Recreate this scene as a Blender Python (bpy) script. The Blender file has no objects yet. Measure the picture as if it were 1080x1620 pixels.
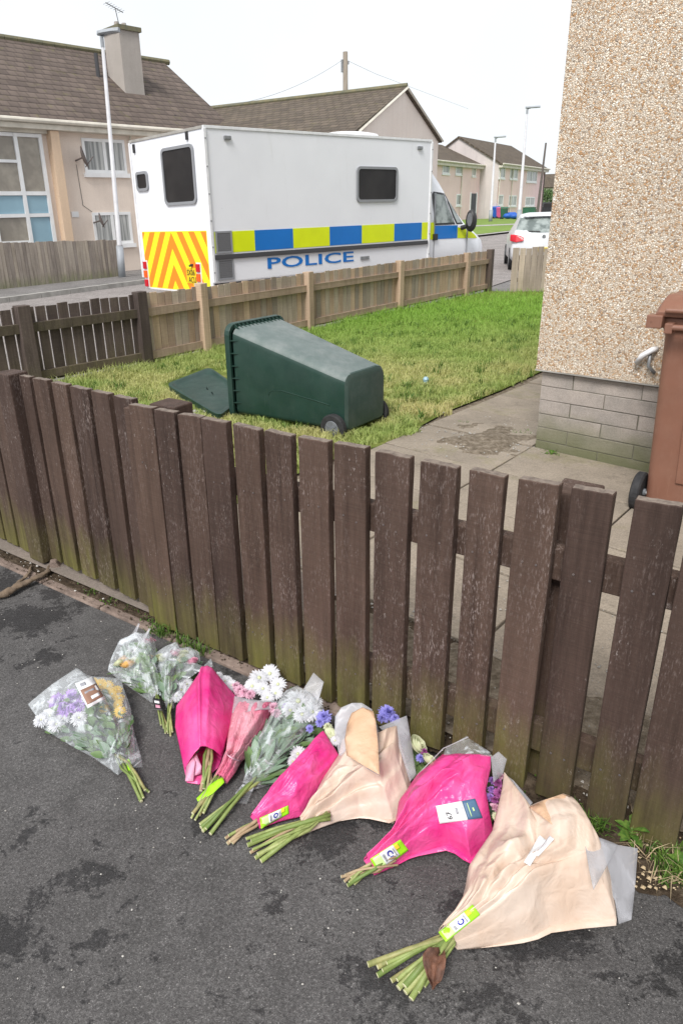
import bpy, bmesh, math, random
import numpy as np
from mathutils import Vector, Matrix, noise
from mathutils.bvhtree import BVHTree
random.seed(7); np.random.seed(7)
S = bpy.context.scene; COL = S.collection

# ---------------------------------------------------------------- camera, world, sun, exposure
F, PT, RL, CX, CY, H = 1093.13, 0.375135, -0.0345578, 465.07, 775.78, 1.6
_up = Vector((math.sin(RL)*math.cos(PT), math.cos(RL)*math.cos(PT), math.sin(PT)))
_fw = Vector((0, 0, -1)) - _up*(_up.dot(Vector((0, 0, -1)))); _fw.normalize(); _rt = _fw.cross(_up)
CM = Matrix((_rt, _fw, _up))                    # camera axes -> world
cam = bpy.data.objects.new('camera', bpy.data.cameras.new('camera')); COL.objects.link(cam)
cam.matrix_world = Matrix.Translation((0, 0, H)) @ CM.to_4x4()
cam.data.sensor_fit = 'AUTO'; cam.data.sensor_width = 36; cam.data.lens = F/1620*36
cam.data.shift_x = (540-CX)/1620; cam.data.shift_y = (CY-810)/1620
cam.data.clip_start = .05; cam.data.clip_end = 1500
S.camera = cam
SUN_EL, SUN_AZ = math.radians(50), math.radians(-152)      # azimuth from +Y towards +X
W = bpy.data.worlds.new('World'); S.world = W; W.use_nodes = True
nt = W.node_tree; nt.nodes.clear()
wo = nt.nodes.new('ShaderNodeOutputWorld'); bg = nt.nodes.new('ShaderNodeBackground')
sky = nt.nodes.new('ShaderNodeTexSky'); sky.sky_type = 'NISHITA'; sky.sun_disc = False
sky.sun_elevation = SUN_EL; sky.sun_rotation = SUN_AZ
tc = nt.nodes.new('ShaderNodeTexCoord'); nz = nt.nodes.new('ShaderNodeTexNoise'); nz.inputs['Scale'].default_value = 1.6
nz.inputs['Detail'].default_value = 5
rp = nt.nodes.new('ShaderNodeValToRGB'); rp.color_ramp.elements[0].position = .3; rp.color_ramp.elements[1].position = .7
rp.color_ramp.elements[0].color = (6.0, 6.4, 6.85, 1); rp.color_ramp.elements[1].color = (7.4, 7.45, 7.5, 1)
mx = nt.nodes.new('ShaderNodeMixRGB'); mx.inputs[0].default_value = .93
nt.links.new(tc.outputs['Generated'], nz.inputs['Vector']); nt.links.new(nz.outputs['Fac'], rp.inputs[0])
nt.links.new(sky.outputs[0], mx.inputs[1]); nt.links.new(rp.outputs[0], mx.inputs[2])
nt.links.new(mx.outputs[0], bg.inputs[0]); bg.inputs[1].default_value = .1
nt.links.new(bg.outputs[0], wo.inputs[0])
sl = bpy.data.lights.new('sun', 'SUN'); sl.energy = 2.5; sl.angle = math.radians(22); sl.color = (1, .965, .92)
so = bpy.data.objects.new('sun', sl); COL.objects.link(so)
_sd = Vector((math.sin(SUN_AZ)*math.cos(SUN_EL), math.cos(SUN_AZ)*math.cos(SUN_EL), math.sin(SUN_EL)))
so.rotation_euler = _sd.to_track_quat('Z', 'Y').to_euler()
S.view_settings.view_transform = 'Standard'; S.view_settings.look = 'None'
S.view_settings.gamma = 1; S.view_settings.use_curve_mapping = False; S.view_settings.exposure = 0.6
S.cycles.max_bounces = 6; S.cycles.transparent_max_bounces = 24

# ---------------------------------------------------------------- geometry helpers
def ray(x, y): return CM @ Vector(((x-CX)/F, (CY-y)/F, -1))
def at(x, y, z=0.0):
    d = ray(x, y); return Vector((0, 0, H)) + d*((z-H)/d.z)
def hf(x, y):
    t = min(max((math.hypot(x, y)-24)/40, 0), 1); return .8*t*t*(3-2*t)
def hit(x, y):
    p = at(x, y, 0)
    for _ in range(60):
        q = at(x, y, min(hf(p.x, p.y), 1.45)); p = p*.5+q*.5
    return p
def inter(px, py, o, d):                        # pixel -> (s, z) on the vertical plane through o along d
    r = ray(px, py); det = -d[0]*r.y + r.x*d[1]
    s = (-o[0]*-r.y + -o[1]*r.x)/det
    k = (o[0]+d[0]*s)/r.x if abs(r.x) > abs(r.y) else (o[1]+d[1]*s)/r.y
    return s, H+k*r.z
def proj(p):
    c = CM.transposed() @ (Vector(p)-Vector((0, 0, H))); return CX-F*c.x/c.z, CY+F*c.y/c.z
def hd(deg): a = math.radians(deg); return Vector((math.sin(a), math.cos(a), 0))
Z = Vector((0, 0, 1))

class MB:
    def __init__(s, o=(0, 0, 0), ex=(1, 0, 0), ey=(0, 1, 0), ez=(0, 0, 1)):
        s.o, s.e = Vector(o), (Vector(ex), Vector(ey), Vector(ez)); s.v = []; s.f = []; s.m = []; s.mi = 0
    def P(s, p): return s.o + s.e[0]*p[0] + s.e[1]*p[1] + s.e[2]*p[2]
    def poly(s, pts):
        n = len(s.v); s.v += [s.P(p) for p in pts]; s.f.append(tuple(range(n, n+len(pts)))); s.m.append(s.mi)
    def box(s, a, b, j=0):
        n = len(s.v)
        for z in (a[2], b[2]):
            for x, y in ((a[0], a[1]), (b[0], a[1]), (b[0], b[1]), (a[0], b[1])):
                s.v.append(s.P((x+random.uniform(-j, j), y+random.uniform(-j, j), z+random.uniform(-j, j))))
        for f in ((3, 2, 1, 0), (4, 5, 6, 7), (0, 1, 5, 4), (1, 2, 6, 5), (2, 3, 7, 6), (3, 0, 4, 7)):
            s.f.append(tuple(n+i for i in f)); s.m.append(s.mi)
        return s
    def prism(s, pts, d):                       # pts: planar 3-tuples; d: extrusion 3-vector (local)
        n = len(s.v); k = len(pts); d = Vector(d)
        s.v += [s.P(p) for p in pts] + [s.P(Vector(p)+d) for p in pts]
        s.f.append(tuple(range(n+k-1, n-1, -1))); s.f.append(tuple(range(n+k, n+2*k))); s.m += [s.mi]*2
        for i in range(k):
            j = (i+1) % k; s.f.append((n+i, n+j, n+k+j, n+k+i)); s.m.append(s.mi)
        return s
    def loft(s, rings, caps=True, closed=True):
        n = len(s.v); k = len(rings[0])
        for r in rings: s.v += [s.P(p) for p in r]
        for a in range(len(rings)-1):
            for i in range(k if closed else k-1):
                j = (i+1) % k; s.f.append((n+a*k+i, n+a*k+j, n+(a+1)*k+j, n+(a+1)*k+i)); s.m.append(s.mi)
        if caps:
            s.f.append(tuple(range(n+k-1, n-1, -1))); s.f.append(tuple(range(n+(len(rings)-1)*k, n+len(rings)*k))); s.m += [s.mi]*2
        return s
    def tube(s, pts, r, k=8, caps=True):
        pts = [Vector(p) for p in pts]; rr = r if isinstance(r, (list, tuple)) else [r]*len(pts); rings = []
        for i, p in enumerate(pts):
            t = (pts[min(i+1, len(pts)-1)]-pts[max(i-1, 0)]).normalized()
            a = t.cross(Vector((0, 0, 1)) if abs(t.z) < .9 else Vector((1, 0, 0))).normalized(); b = t.cross(a)
            rings.append([p + a*math.cos(2*math.pi*q/k)*rr[i] + b*math.sin(2*math.pi*q/k)*rr[i] for q in range(k)])
        return s.loft(rings, caps)
    def grid(s, fn, nu, nv):
        n = len(s.v)
        for j in range(nv+1):
            for i in range(nu+1): s.v.append(s.P(fn(i/nu, j/nv)))
        for j in range(nv):
            for i in range(nu):
                a = n+j*(nu+1)+i; s.f.append((a, a+1, a+nu+2, a+nu+1)); s.m.append(s.mi)
        return s
    def build(s, name, mats, parent=None, org=None, smooth=False, bevel=0, ex=None, ey=None, seg=2, fix=True, solid=0):
        me = bpy.data.meshes.new(name)
        base = Vector(org) if org is not None else (parent.matrix_world.translation.copy() if parent else (Vector(s.v[0])))
        if org is None and parent is None: base = Vector((sum(v.x for v in s.v)/len(s.v), sum(v.y for v in s.v)/len(s.v), min(v.z for v in s.v)))
        R = Matrix.Identity(3)
        if ex is not None:
            ex_ = Vector(ex).normalized(); ez_ = Z; ey_ = ez_.cross(ex_); R = Matrix((ex_, ey_, ez_)).transposed()
        Ri = R.transposed()
        me.from_pydata([tuple(Ri @ (v-base)) for v in s.v], [], s.f)
        mats = mats if isinstance(mats, (list, tuple)) else [mats]
        for m in mats: me.materials.append(m)
        if len(mats) > 1: me.polygons.foreach_set('material_index', s.m)
        bm = bmesh.new(); bm.from_mesh(me)
        if fix: bmesh.ops.recalc_face_normals(bm, faces=bm.faces)
        if bevel:
            bmesh.ops.bevel(bm, geom=[e for e in bm.edges if len(e.link_faces) == 2 and e.calc_face_angle(0) > .5], offset=bevel, segments=seg, affect='EDGES', profile=.6)
        for f in bm.faces: f.smooth = smooth
        bm.to_mesh(me); bm.free()
        o = bpy.data.objects.new(name, me); COL.objects.link(o)
        M4 = Matrix.Translation(base) @ R.to_4x4()
        if parent:
            o.parent = parent; o.matrix_local = parent.matrix_world.inverted() @ M4; o.matrix_world = M4
        else: o.matrix_world = M4
        if solid:
            md = o.modifiers.new('thick', 'SOLIDIFY'); md.thickness = solid; md.offset = 0
        return o

def tag(o, label=None, cat=None, group=None, kind=None):
    if label: o['label'] = label
    if cat: o['category'] = cat
    if group: o['group'] = group
    if kind: o['kind'] = kind
    return o
def thing(name, label, cat, loc, group=None):
    o = bpy.data.objects.new(name, None); o.empty_display_size = .1; COL.objects.link(o)
    o.location = loc; o.matrix_world = Matrix.Translation(Vector(loc)); return tag(o, label, cat, group)
def copy_tree(o, loc, rotz=None, parent=None):
    c = o.copy(); COL.objects.link(c)
    if parent is None:
        c.location = loc
        if rotz is not None: c.rotation_euler = (0, 0, rotz)
    else: c.parent = parent
    for ch in o.children: copy_tree(ch, None, None, c)
    return c

# ---------------------------------------------------------------- material helpers
class NT:
    def __init__(s, name):
        s.mat = bpy.data.materials.new(name); s.mat.use_nodes = True; s.t = s.mat.node_tree
        s.b = s.t.nodes['Principled BSDF']; s.out = s.t.nodes['Material Output']; s._c = {}
    def n(s, typ, **kw):
        x = s.t.nodes.new(typ)
        for k, v in kw.items(): setattr(x, k, v)
        return x
    def l(s, a, b): s.t.links.new(a, b)
    def setv(s, sock, v):
        if isinstance(v, (int, float)): sock.default_value = (v, v, v, 1) if sock.type == 'RGBA' else v
        elif isinstance(v, tuple): sock.default_value = v if len(v) == 4 or sock.type == 'VECTOR' else (*v, 1)
        else: s.l(v, sock)
    def coord(s, scale=(1, 1, 1), which='Object', rnd=0, rotz=0):
        tcn = s.n('ShaderNodeTexCoord'); o = tcn.outputs[which]
        if rnd:
            oi = s.n('ShaderNodeObjectInfo'); ad = s.n('ShaderNodeVectorMath', operation='ADD')
            cmb = s.n('ShaderNodeCombineXYZ'); ml = s.n('ShaderNodeMath', operation='MULTIPLY'); ml.inputs[1].default_value = rnd
            s.l(oi.outputs['Random'], ml.inputs[0]); s.l(ml.outputs[0], cmb.inputs[0]); s.l(ml.outputs[0], cmb.inputs[1])
            s.l(o, ad.inputs[0]); s.l(cmb.outputs[0], ad.inputs[1]); o = ad.outputs[0]
        mp = s.n('ShaderNodeMapping'); mp.inputs['Scale'].default_value = scale; mp.inputs['Rotation'].default_value = (0, 0, rotz)
        s.l(o, mp.inputs[0]); return mp.outputs[0]
    def noise(s, v, scale, detail=4, rough=.55, dist=0):
        x = s.n('ShaderNodeTexNoise'); x.inputs['Scale'].default_value = scale; x.inputs['Detail'].default_value = detail
        x.inputs['Roughness'].default_value = rough; x.inputs['Distortion'].default_value = dist
        s.l(v, x.inputs['Vector']); return x.outputs['Fac']
    def vor(s, v, scale, feature='F1', out='Distance'):
        x = s.n('ShaderNodeTexVoronoi', feature=feature); x.inputs['Scale'].default_value = scale; s.l(v, x.inputs['Vector']); return x.outputs[out]
    def ramp(s, f, stops, interp='LINEAR'):
        x = s.n('ShaderNodeValToRGB'); r = x.color_ramp; r.interpolation = interp
        while len(r.elements) < len(stops): r.elements.new(.5)
        for e, (p, c) in zip(r.elements, stops):
            e.position = p; e.color = (c, c, c, 1) if isinstance(c, (int, float)) else (*c, 1)
        s.l(f, x.inputs[0]); return x.outputs[0]
    def mix(s, f, a, b, mode='MIX'):
        x = s.n('ShaderNodeMixRGB', blend_type=mode); s.setv(x.inputs[0], f); s.setv(x.inputs[1], a); s.setv(x.inputs[2], b); return x.outputs[0]
    def math(s, op, a, b=0.0, clamp=False):
        x = s.n('ShaderNodeMath', operation=op); x.use_clamp = clamp; s.setv(x.inputs[0], a); s.setv(x.inputs[1], b); return x.outputs[0]
    def sep(s, v, i):
        x = s.n('ShaderNodeSeparateXYZ'); s.l(v, x.inputs[0]); return x.outputs[i]
    def bump(s, h, st=.4, dist=.01, prev=None):
        x = s.n('ShaderNodeBump'); x.inputs['Strength'].default_value = st; x.inputs['Distance'].default_value = dist
        s.l(h, x.inputs['Height'])
        if prev: s.l(prev, x.inputs['Normal'])
        return x.outputs[0]
    def fin(s, col=None, rough=.7, spec=.5, nrm=None, metal=0):
        if col is not None: s.setv(s.b.inputs['Base Color'], col)
        s.setv(s.b.inputs['Roughness'], rough); s.b.inputs['Specular IOR Level'].default_value = spec; s.b.inputs['Metallic'].default_value = metal
        if nrm: s.l(nrm, s.b.inputs['Normal'])
        return s.mat

def simple(name, col, col2=None, sc=8, rough=.6, bump=0, bsc=60, spec=.4, metal=0, lo=.35, hi=.65, stretch=(1, 1, 1)):
    t = NT(name); c = t.coord(stretch, rnd=7)
    col2 = col2 or tuple(x*.8 for x in col)
    k = t.mix(t.ramp(t.noise(c, sc, 5), [(lo, 0), (hi, 1)]), col, col2)
    nb = t.bump(t.noise(c, bsc, 3), bump, .004) if bump else None
    return t.fin(k, rough, spec, nb, metal)

# asphalt pavement in front
def m_asphalt(name, base, wet, far=False):
    t = NT(name); c = t.coord((1, 1, 1), 'Object')
    big = t.ramp(t.noise(c, 1.3, 4), [(.35, tuple(x*.86 for x in base)), (.65, tuple(x*1.1 for x in base))])
    stones = t.vor(c, 400, out='Color'); sc = t.ramp(t.sep(stones, 0), [(0, .6), (.6, .97), (.93, 1.2), (1, 2.0)])
    k = t.mix(1, big, sc, 'MULTIPLY')
    k = t.mix(.6, k, t.ramp(t.noise(c, 120, 3), [(.3, .5), (.7, 1.4)]), 'MULTIPLY')
    k = t.mix(1, k, t.ramp(t.noise(c, 11, 6, .65), [(.3, .8), (.7, 1.25)]), 'MULTIPLY')
    k = t.mix(t.ramp(t.noise(c, 35, 2), [(.7, 0), (.78, .3)]), k, (.16, .15, .14))
    rough = .86
    if wet:
        m = t.noise(t.coord((1, 1, 1), 'Object'), 5.5, 9, .72, .25)
        dirv = t.sep(c, 1)
        band = t.ramp(t.noise(c, .9, 2), [(.44, 0), (.62, .16)])
        near = t.ramp(t.math('MULTIPLY', dirv, .5), [(.45, .045), (.8, 0)])
        mm = t.math('ADD', t.math('ADD', m, band), near)
        mm = t.math('ADD', mm, t.math('MULTIPLY', t.math('SUBTRACT', t.noise(c, 95, 3, .7), .5), .22))
        wm = t.ramp(mm, [(.622, 0), (.66, 1)])
        k = t.mix(wm, k, t.mix(1, k, (.38, .38, .39), 'MULTIPLY'))
        rough = t.mix(wm, .86, .62)
    h = t.math('ADD', t.vor(c, 400), t.math('MULTIPLY', t.noise(c, 120, 3), .8))
    return t.fin(k, rough, .3, t.bump(h, .45, .003))
M = {}
M['asphalt'] = m_asphalt('asphalt_pavement', (.095, .091, .09), True)
M['road'] = m_asphalt('road_asphalt', (.27, .245, .235), False)
M['pavefar'] = m_asphalt('far_pavement_asphalt', (.19, .18, .175), False)
M['kerb'] = simple('kerb_concrete', (.4, .385, .36), (.28, .27, .25), 5, .9, .3, 80)
t = NT('edging_stone'); c = t.coord()
k = t.ramp(t.noise(c, 14, 6), [(.3, (.13, .1, .085)), (.6, (.25, .19, .16)), (.8, (.36, .29, .25))])
M['edging'] = t.fin(k, .95, .2, t.bump(t.noise(c, 60, 5), .8, .008))
def m_conc(name, a, b, moss):
    t = NT(name); c = t.coord(rnd=5)
    k = t.mix(t.ramp(t.noise(c, 3, 6), [(.35, 0), (.65, 1)]), a, b)
    k = t.mix(.5, k, t.ramp(t.sep(t.vor(c, 150, out='Color'), 0), [(0, .7), (1, 1.25)]), 'MULTIPLY')
    k = t.mix(t.ramp(t.noise(c, 1.7, 6, .7), [(.55, 0), (.7, moss)]), k, (.17, .165, .06))
    k = t.mix(t.ramp(t.noise(c, 9, 4, .7), [(.58, 0), (.68, .4)]), k, (.12, .1, .08))
    return t.fin(k, .92, .25, t.bump(t.math('ADD', t.vor(c, 150), t.noise(c, 20, 4)), .35, .004))
M['slab'] = m_conc('paving_slab_concrete', (.3, .255, .205), (.235, .2, .16), .55)
M['strip'] = m_conc('concrete_strip', (.23, .19, .165), (.17, .145, .125), .35)
M['plinthgap'] = simple('mortar', (.22, .2, .175), (.15, .15, .11), 9, .95, .3)
t = NT('soil'); c = t.coord()
k = t.ramp(t.noise(c, 22, 8, .7), [(.3, (.03, .022, .015)), (.5, (.075, .055, .038)), (.7, (.16, .125, .09))])
M['soil'] = t.fin(k, 1, .1, t.bump(t.noise(c, 40, 6, .7), 1, .02))
t = NT('gravelly_soil'); c = t.coord()
k = t.ramp(t.noise(c, 26, 8, .7), [(.3, (.09, .07, .05)), (.5, (.2, .165, .125)), (.7, (.34, .29, .23))])
M['gravelsoil'] = t.fin(k, 1, .1, t.bump(t.noise(c, 60, 6, .7), 1, .015))
t = NT('lawn_soil'); c = t.coord()
k = t.ramp(t.noise(c, 6, 8, .6), [(.35, (.09, .13, .025)), (.55, (.17, .2, .05)), (.72, (.26, .23, .1))])
M['lawnsoil'] = t.fin(k, 1, .1, t.bump(t.noise(c, 60, 5), 1, .02))
M['fargrass'] = simple('far_grass', (.19, .27, .07), (.15, .22, .055), 1.2, 1, .8, 30, .1)

# front fence boards
def m_board(name, d, l, algae=1.0, scuff=1.0, grn=(.105, .105, .022)):
    t = NT(name); c1 = t.coord((38, 38, 1.6), rnd=9); c2 = t.coord((1, 1, .22), rnd=13); c0 = t.coord()
    g = t.noise(c1, 1.0, 6, .65, .3)
    k = t.mix(t.ramp(g, [(.32, 0), (.68, 1)]), d, l)
    k = t.mix(t.ramp(t.noise(c2, 7, 3), [(.35, 0), (.7, .6)]), k, tuple(x*1.35 for x in l))
    oi = t.n('ShaderNodeObjectInfo')
    k = t.mix(1, k, t.ramp(oi.outputs['Random'], [(0, (.78, .76, .76)), (.5, (1, .98, .95)), (1, (1.2, 1.17, 1.1))]), 'MULTIPLY')
    fine = t.noise(t.coord((210, 210, 55), rnd=3), 1, 4, .65)
    saw = t.noise(t.coord((6, 6, 330), rnd=5), 1, 3, .6)
    k = t.mix(.8, k, t.ramp(saw, [(.3, .82), (.7, 1.16)]), 'MULTIPLY')
    patch = t.noise(t.coord((1, 1, .5), rnd=17), 9, 6, .7)
    sm = t.math('MULTIPLY', t.ramp(fine, [(.52, 0), (.66, 1)]), t.ramp(patch, [(.46, .08*scuff), (.64, .75*scuff)]))
    sm = t.math('MULTIPLY', sm, t.ramp(t.math('FRACT', t.math('MULTIPLY', oi.outputs['Random'], 7.3)), [(0, .15), (.6, .8), (1, 1.0)]))
    k = t.mix(sm, k, (.33, .27, .25))
    ch = t.math('MULTIPLY', t.ramp(t.noise(t.coord((110, 110, 40), rnd=21), 1, 5, .8), [(.6, 0), (.68, .6)]), t.ramp(t.noise(t.coord((1, 1, 1), rnd=2), 4, 2), [(.48, 0), (.6, scuff)]))
    k = t.mix(ch, k, (.4, .35, .33))
    z = t.sep(c0, 2)
    zz = t.math('ADD', z, t.math('MULTIPLY', t.math('SUBTRACT', t.noise(t.coord((14, 14, 2.5), rnd=4), 1, 5), .5), .34))
    zz = t.math('MULTIPLY', t.ramp(zz, [(.0, 1.0*algae), (.12, .75*algae), (.31, 0)]), t.ramp(oi.outputs['Random'], [(0, .4), (1, 1)]))
    zz = t.math('MULTIPLY', zz, t.ramp(t.noise(t.coord((1, 1, .4), rnd=8), 11, 5, .65), [(.34, .45), (.58, 1.15)]))
    k = t.mix(zz, k, t.mix(t.ramp(g, [(.3, 0), (.7, 1)]), grn, tuple(x*1.9 for x in grn)))
    e = t.n('ShaderNodeBump'); e.inputs['Strength'].default_value = .75; e.inputs['Distance'].default_value = .003
    t.l(t.math('ADD', g, t.math('MULTIPLY', fine, .5)), e.inputs['Height'])
    return t.fin(k, .8, .25, e.outputs[0])
M['board'] = m_board('dark_brown_stained_timber', (.036, .0225, .018), (.082, .054, .0435), .75, 1.15)
M['boardtop'] = simple('weathered_end_grain', (.22, .18, .15), (.12, .095, .08), 60, .9, .5, 90)
M['darkfence'] = m_board('dark_grey_brown_timber', (.05, .038, .034), (.105, .083, .075), .25, .7)
M['tan'] = m_board('tan_fence_timber', (.32, .235, .175), (.44, .34, .26), .2, .15, (.2, .19, .1))
M['tangrey'] = m_board('weathered_grey_tan_timber', (.26, .22, .185), (.39, .335, .285), .2, .35, (.2, .19, .1))
M['greyfence'] = m_board('grey_weathered_timber', (.2, .17, .145), (.36, .32, .28), .9, .2, (.13, .14, .07))

# pebbledash
t = NT('pebbledash'); c = t.coord((1, 1, 1))
dv = t.noise(c, 30, 2); vv = t.n('ShaderNodeVectorMath', operation='SCALE'); t.l(dv, vv.inputs[0]); vv.inputs['Scale'].default_value = .02
va = t.n('ShaderNodeVectorMath', operation='ADD'); t.l(c, va.inputs[0]); t.l(vv.outputs[0], va.inputs[1]); vc = va.outputs[0]
SCP = 100
cr = t.vor(vc, SCP, out='Color')
peb = t.ramp(t.sep(cr, 0), [(0, (.74, .66, .57)), (.25, (.64, .5, .38)), (.42, (.77, .69, .6)), (.55, (.56, .38, .24)), (.67, (.72, .62, .52)), (.8, (.47, .28, .15)), (.87, (.84, .8, .75)), (.95, (.33, .27, .23)), (1, (.7, .62, .54))], 'CONSTANT')
peb = t.mix(.35, peb, t.ramp(t.sep(cr, 1), [(0, .65), (1, 1.25)]), 'MULTIPLY')
ed = t.vor(vc, SCP, 'DISTANCE_TO_EDGE')
k = t.mix(t.ramp(ed, [(.0, 0), (.1, 1)]), (.4, .32, .245), peb)
k = t.mix(1, k, t.ramp(t.noise(t.coord((1, 1, .45)), 2.2, 6, .6), [(.3, (.98, .96, .92)), (.7, (1.2, 1.18, 1.13))]), 'MULTIPLY')
hgt = t.ramp(ed, [(0, 0), (.22, .8), (.5, 1)])
M['pebble'] = t.fin(k, .8, .3, t.bump(t.math('ADD', hgt, t.math('MULTIPLY', t.sep(cr, 2), .5)), .75, .008))
# block plinth: per-block object, colour varies, algae low
t = NT('concrete_block'); c = t.coord(); cw = t.coord(rnd=6)
k = t.mix(t.ramp(t.noise(cw, 6, 6), [(.35, 0), (.65, 1)]), (.42, .37, .335), (.32, .29, .265))
k = t.mix(.4, k, t.ramp(t.sep(t.vor(cw, 230, out='Color'), 0), [(0, .7), (1, 1.3)]), 'MULTIPLY')
br = t.n('ShaderNodeTexBrick'); br.offset = .5; t.l(t.coord((1, 1, 1)), br.inputs['Vector'])
z = t.sep(c, 2); zz = t.math('ADD', z, t.math('MULTIPLY', t.math('SUBTRACT', t.noise(cw, 5, 5), .5), .25))
k = t.mix(t.ramp(zz, [(.04, .85), (.16, .6), (.3, 0)]), k, (.125, .135, .06))
t.t.nodes.remove(br)
M['block'] = t.fin(k, .93, .2, t.bump(t.math('ADD', t.vor(cw, 230), t.noise(cw, 40, 4)), .5, .004))

# houses
def m_render(name, a, b):
    t = NT(name); c = t.coord()
    k = t.mix(t.ramp(t.noise(c, .7, 6, .65), [(.35, 0), (.7, 1)]), a, b)
    k = t.mix(t.ramp(t.noise(t.coord((1.5, 1.5, .15)), 1.6, 4, .7), [(.5, 0), (.75, .35)]), k, tuple(x*.72 for x in b))
    k = t.mix(.3, k, t.ramp(t.noise(c, 45, 3), [(.3, .7), (.7, 1.2)]), 'MULTIPLY')
    return t.fin(k, .95, .15, t.bump(t.noise(c, 60, 4), .5, .01))
M['renderpink'] = m_render('pink_harling', (.78, .68, .6), (.72, .62, .54))
M['rendercream'] = m_render('cream_pink_harling', (.82, .73, .66), (.78, .68, .61))
M['renderfar'] = m_render('pale_pink_harling', (.86, .66, .65), (.8, .61, .6))
M['rendergrey'] = m_render('grey_harling', (.62, .565, .55), (.55, .5, .49))
M['pilaster'] = m_render('peach_painted_render', (.7, .53, .38), (.64, .48, .35))
M['chimney'] = m_render('chimney_render', (.44, .4, .37), (.36, .33, .3))
def m_tiles(name, a, b, ang, row=.33, colw=.3):
    t = NT(name); c = t.coord((1, 1, 1), 'Object')
    br = t.n('ShaderNodeTexBrick'); br.offset = .5; t.l(c, br.inputs['Vector'])
    br.inputs['Scale'].default_value = 1; br.inputs['Brick Width'].default_value = colw; br.inputs['Row Height'].default_value = row
    br.inputs['Mortar Size'].default_value = .012; br.inputs['Mortar Smooth'].default_value = .3; br.inputs['Bias'].default_value = 0
    br.inputs['Color1'].default_value = (*a, 1); br.inputs['Color2'].default_value = (*b, 1); br.inputs['Mortar'].default_value = (a[0]*.6, a[1]*.6, a[2]*.6, 1)
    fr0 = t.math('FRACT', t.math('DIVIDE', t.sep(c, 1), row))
    k = t.mix(t.ramp(fr0, [(0, .75), (.2, .2), (.9, 0), (1, .0)]), br.outputs['Color'], (.03, .024, .022))  # row shadow painted as a dark line along each tile row's lower edge
    k = t.mix(.45, k, t.ramp(t.noise(c, 1.1, 7, .7), [(.3, .6), (.7, 1.45)]), 'MULTIPLY')
    k = t.mix(t.ramp(t.noise(c, 2.6, 7, .75), [(.56, 0), (.68, .6)]), k, (.15, .14, .06))
    k = t.mix(t.ramp(t.noise(c, 5, 6, .8), [(.64, 0), (.7, .6)]), k, (.3, .27, .23))
    fr = t.math('FRACT', t.math('DIVIDE', t.sep(c, 1), row))
    return t.fin(k, .92, .2, t.bump(t.math('ADD', t.math('SUBTRACT', 1.0, fr), br.outputs['Fac']), .9, .05))
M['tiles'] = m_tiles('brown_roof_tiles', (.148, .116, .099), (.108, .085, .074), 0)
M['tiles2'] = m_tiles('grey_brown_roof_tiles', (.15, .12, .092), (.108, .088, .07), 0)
M['ridge'] = simple('mossy_ridge_tile', (.19, .17, .1), (.13, .13, .09), 5, .9, .5, 30)
M['upvc'] = simple('white_window_frame', (.82, .83, .84), (.74, .75, .76), 3, .4, 0)
M['gutter'] = simple('cream_gutter', (.66, .62, .54), (.52, .49, .42), 3, .6)
def m_glass(name, a, b, sc=3, stretch=(1, 1, 1), rough=.08):
    t = NT(name); c = t.coord(stretch, rnd=4)
    return t.fin(t.mix(t.ramp(t.noise(c, sc, 3), [(.4, 0), (.6, 1)]), a, b), rough, .5)
M['glasscurtain'] = m_glass('window_with_net_curtain', (.2, .21, .21), (.48, .49, .48), 1.2, (9, 9, .3), .2)
M['glassobs'] = m_glass('patterned_stair_glass', (.25, .225, .19), (.34, .31, .26), 2, (1, 1, 1), .25)
M['bluepanel'] = m_glass('pale_blue_panel', (.28, .44, .53), (.25, .4, .49), 1, (1, 1, 1), .4)
M['glassdark'] = m_glass('dark_glass', (.018, .017, .018), (.035, .033, .033), .9, (1, 1, 1), .3)
M['glassdark'].node_tree.nodes['Principled BSDF'].inputs['Specular IOR Level'].default_value = .2
M['cabglass'] = m_glass('grey_green_cab_glass', (.13, .155, .15), (.3, .34, .33), 5, (1, 1, 1), .08)  # pale mottling in the colour stands for reflections and the view through
M['darkdoor'] = simple('dark_door', (.06, .07, .09), None, 3, .5)
M['greymetal'] = simple('grey_metal', (.3, .31, .32), (.22, .23, .24), 12, .45, 0, 60, .5, .4)
M['lamppaint'] = simple('pale_lamp_column_paint', (.55, .55, .57), (.47, .47, .49), 4, .5)
M['lampgrey'] = simple('grey_lamp_paint', (.33, .35, .38), (.28, .3, .32), 4, .5)
M['wood_pole'] = simple('weathered_pole_wood', (.3, .265, .22), (.2, .17, .14), 3, .9, .4, 40, .2, 0, .35, .65, (8, 8, .6))
M['dish'] = simple('dark_dish_enamel', (.1, .09, .09), (.14, .11, .1), 8, .5)
# plastics
def m_bin(name, a, b, dust, mud):
    t = NT(name); c = t.coord((1, 1, 1)); 
    k = t.mix(t.ramp(t.noise(c, 5, 5), [(.35, 0), (.65, 1)]), a, b)
    geo = t.n('ShaderNodeNewGeometry'); 
    k = t.mix(t.ramp(t.noise(c, 3.2, 8, .75), [(.45, 0), (.72, mud)]), k, dust)
    k = t.mix(t.ramp(t.noise(t.coord((90, 6, 6)), 1, 4, .7), [(.6, 0), (.72, .25)]), k, tuple(x*1.2 for x in dust))
    return t.fin(k, t.ramp(t.noise(c, 7, 5), [(.3, .38), (.7, .6)]), .5, t.bump(t.noise(c, 160, 3), .12, .002))
M['binD'] = m_bin('dark_green_bin_plastic', (.007, .032, .024), (.011, .042, .031), (.06, .09, .08), .25)
M['binDustLit'] = m_bin('dusty_top_lit_green_bin_plastic', (.1, .135, .128), (.12, .155, .148), (.23, .25, .245), .8)  # dust plus the sky's highlight on the upper side, put into the colour
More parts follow.
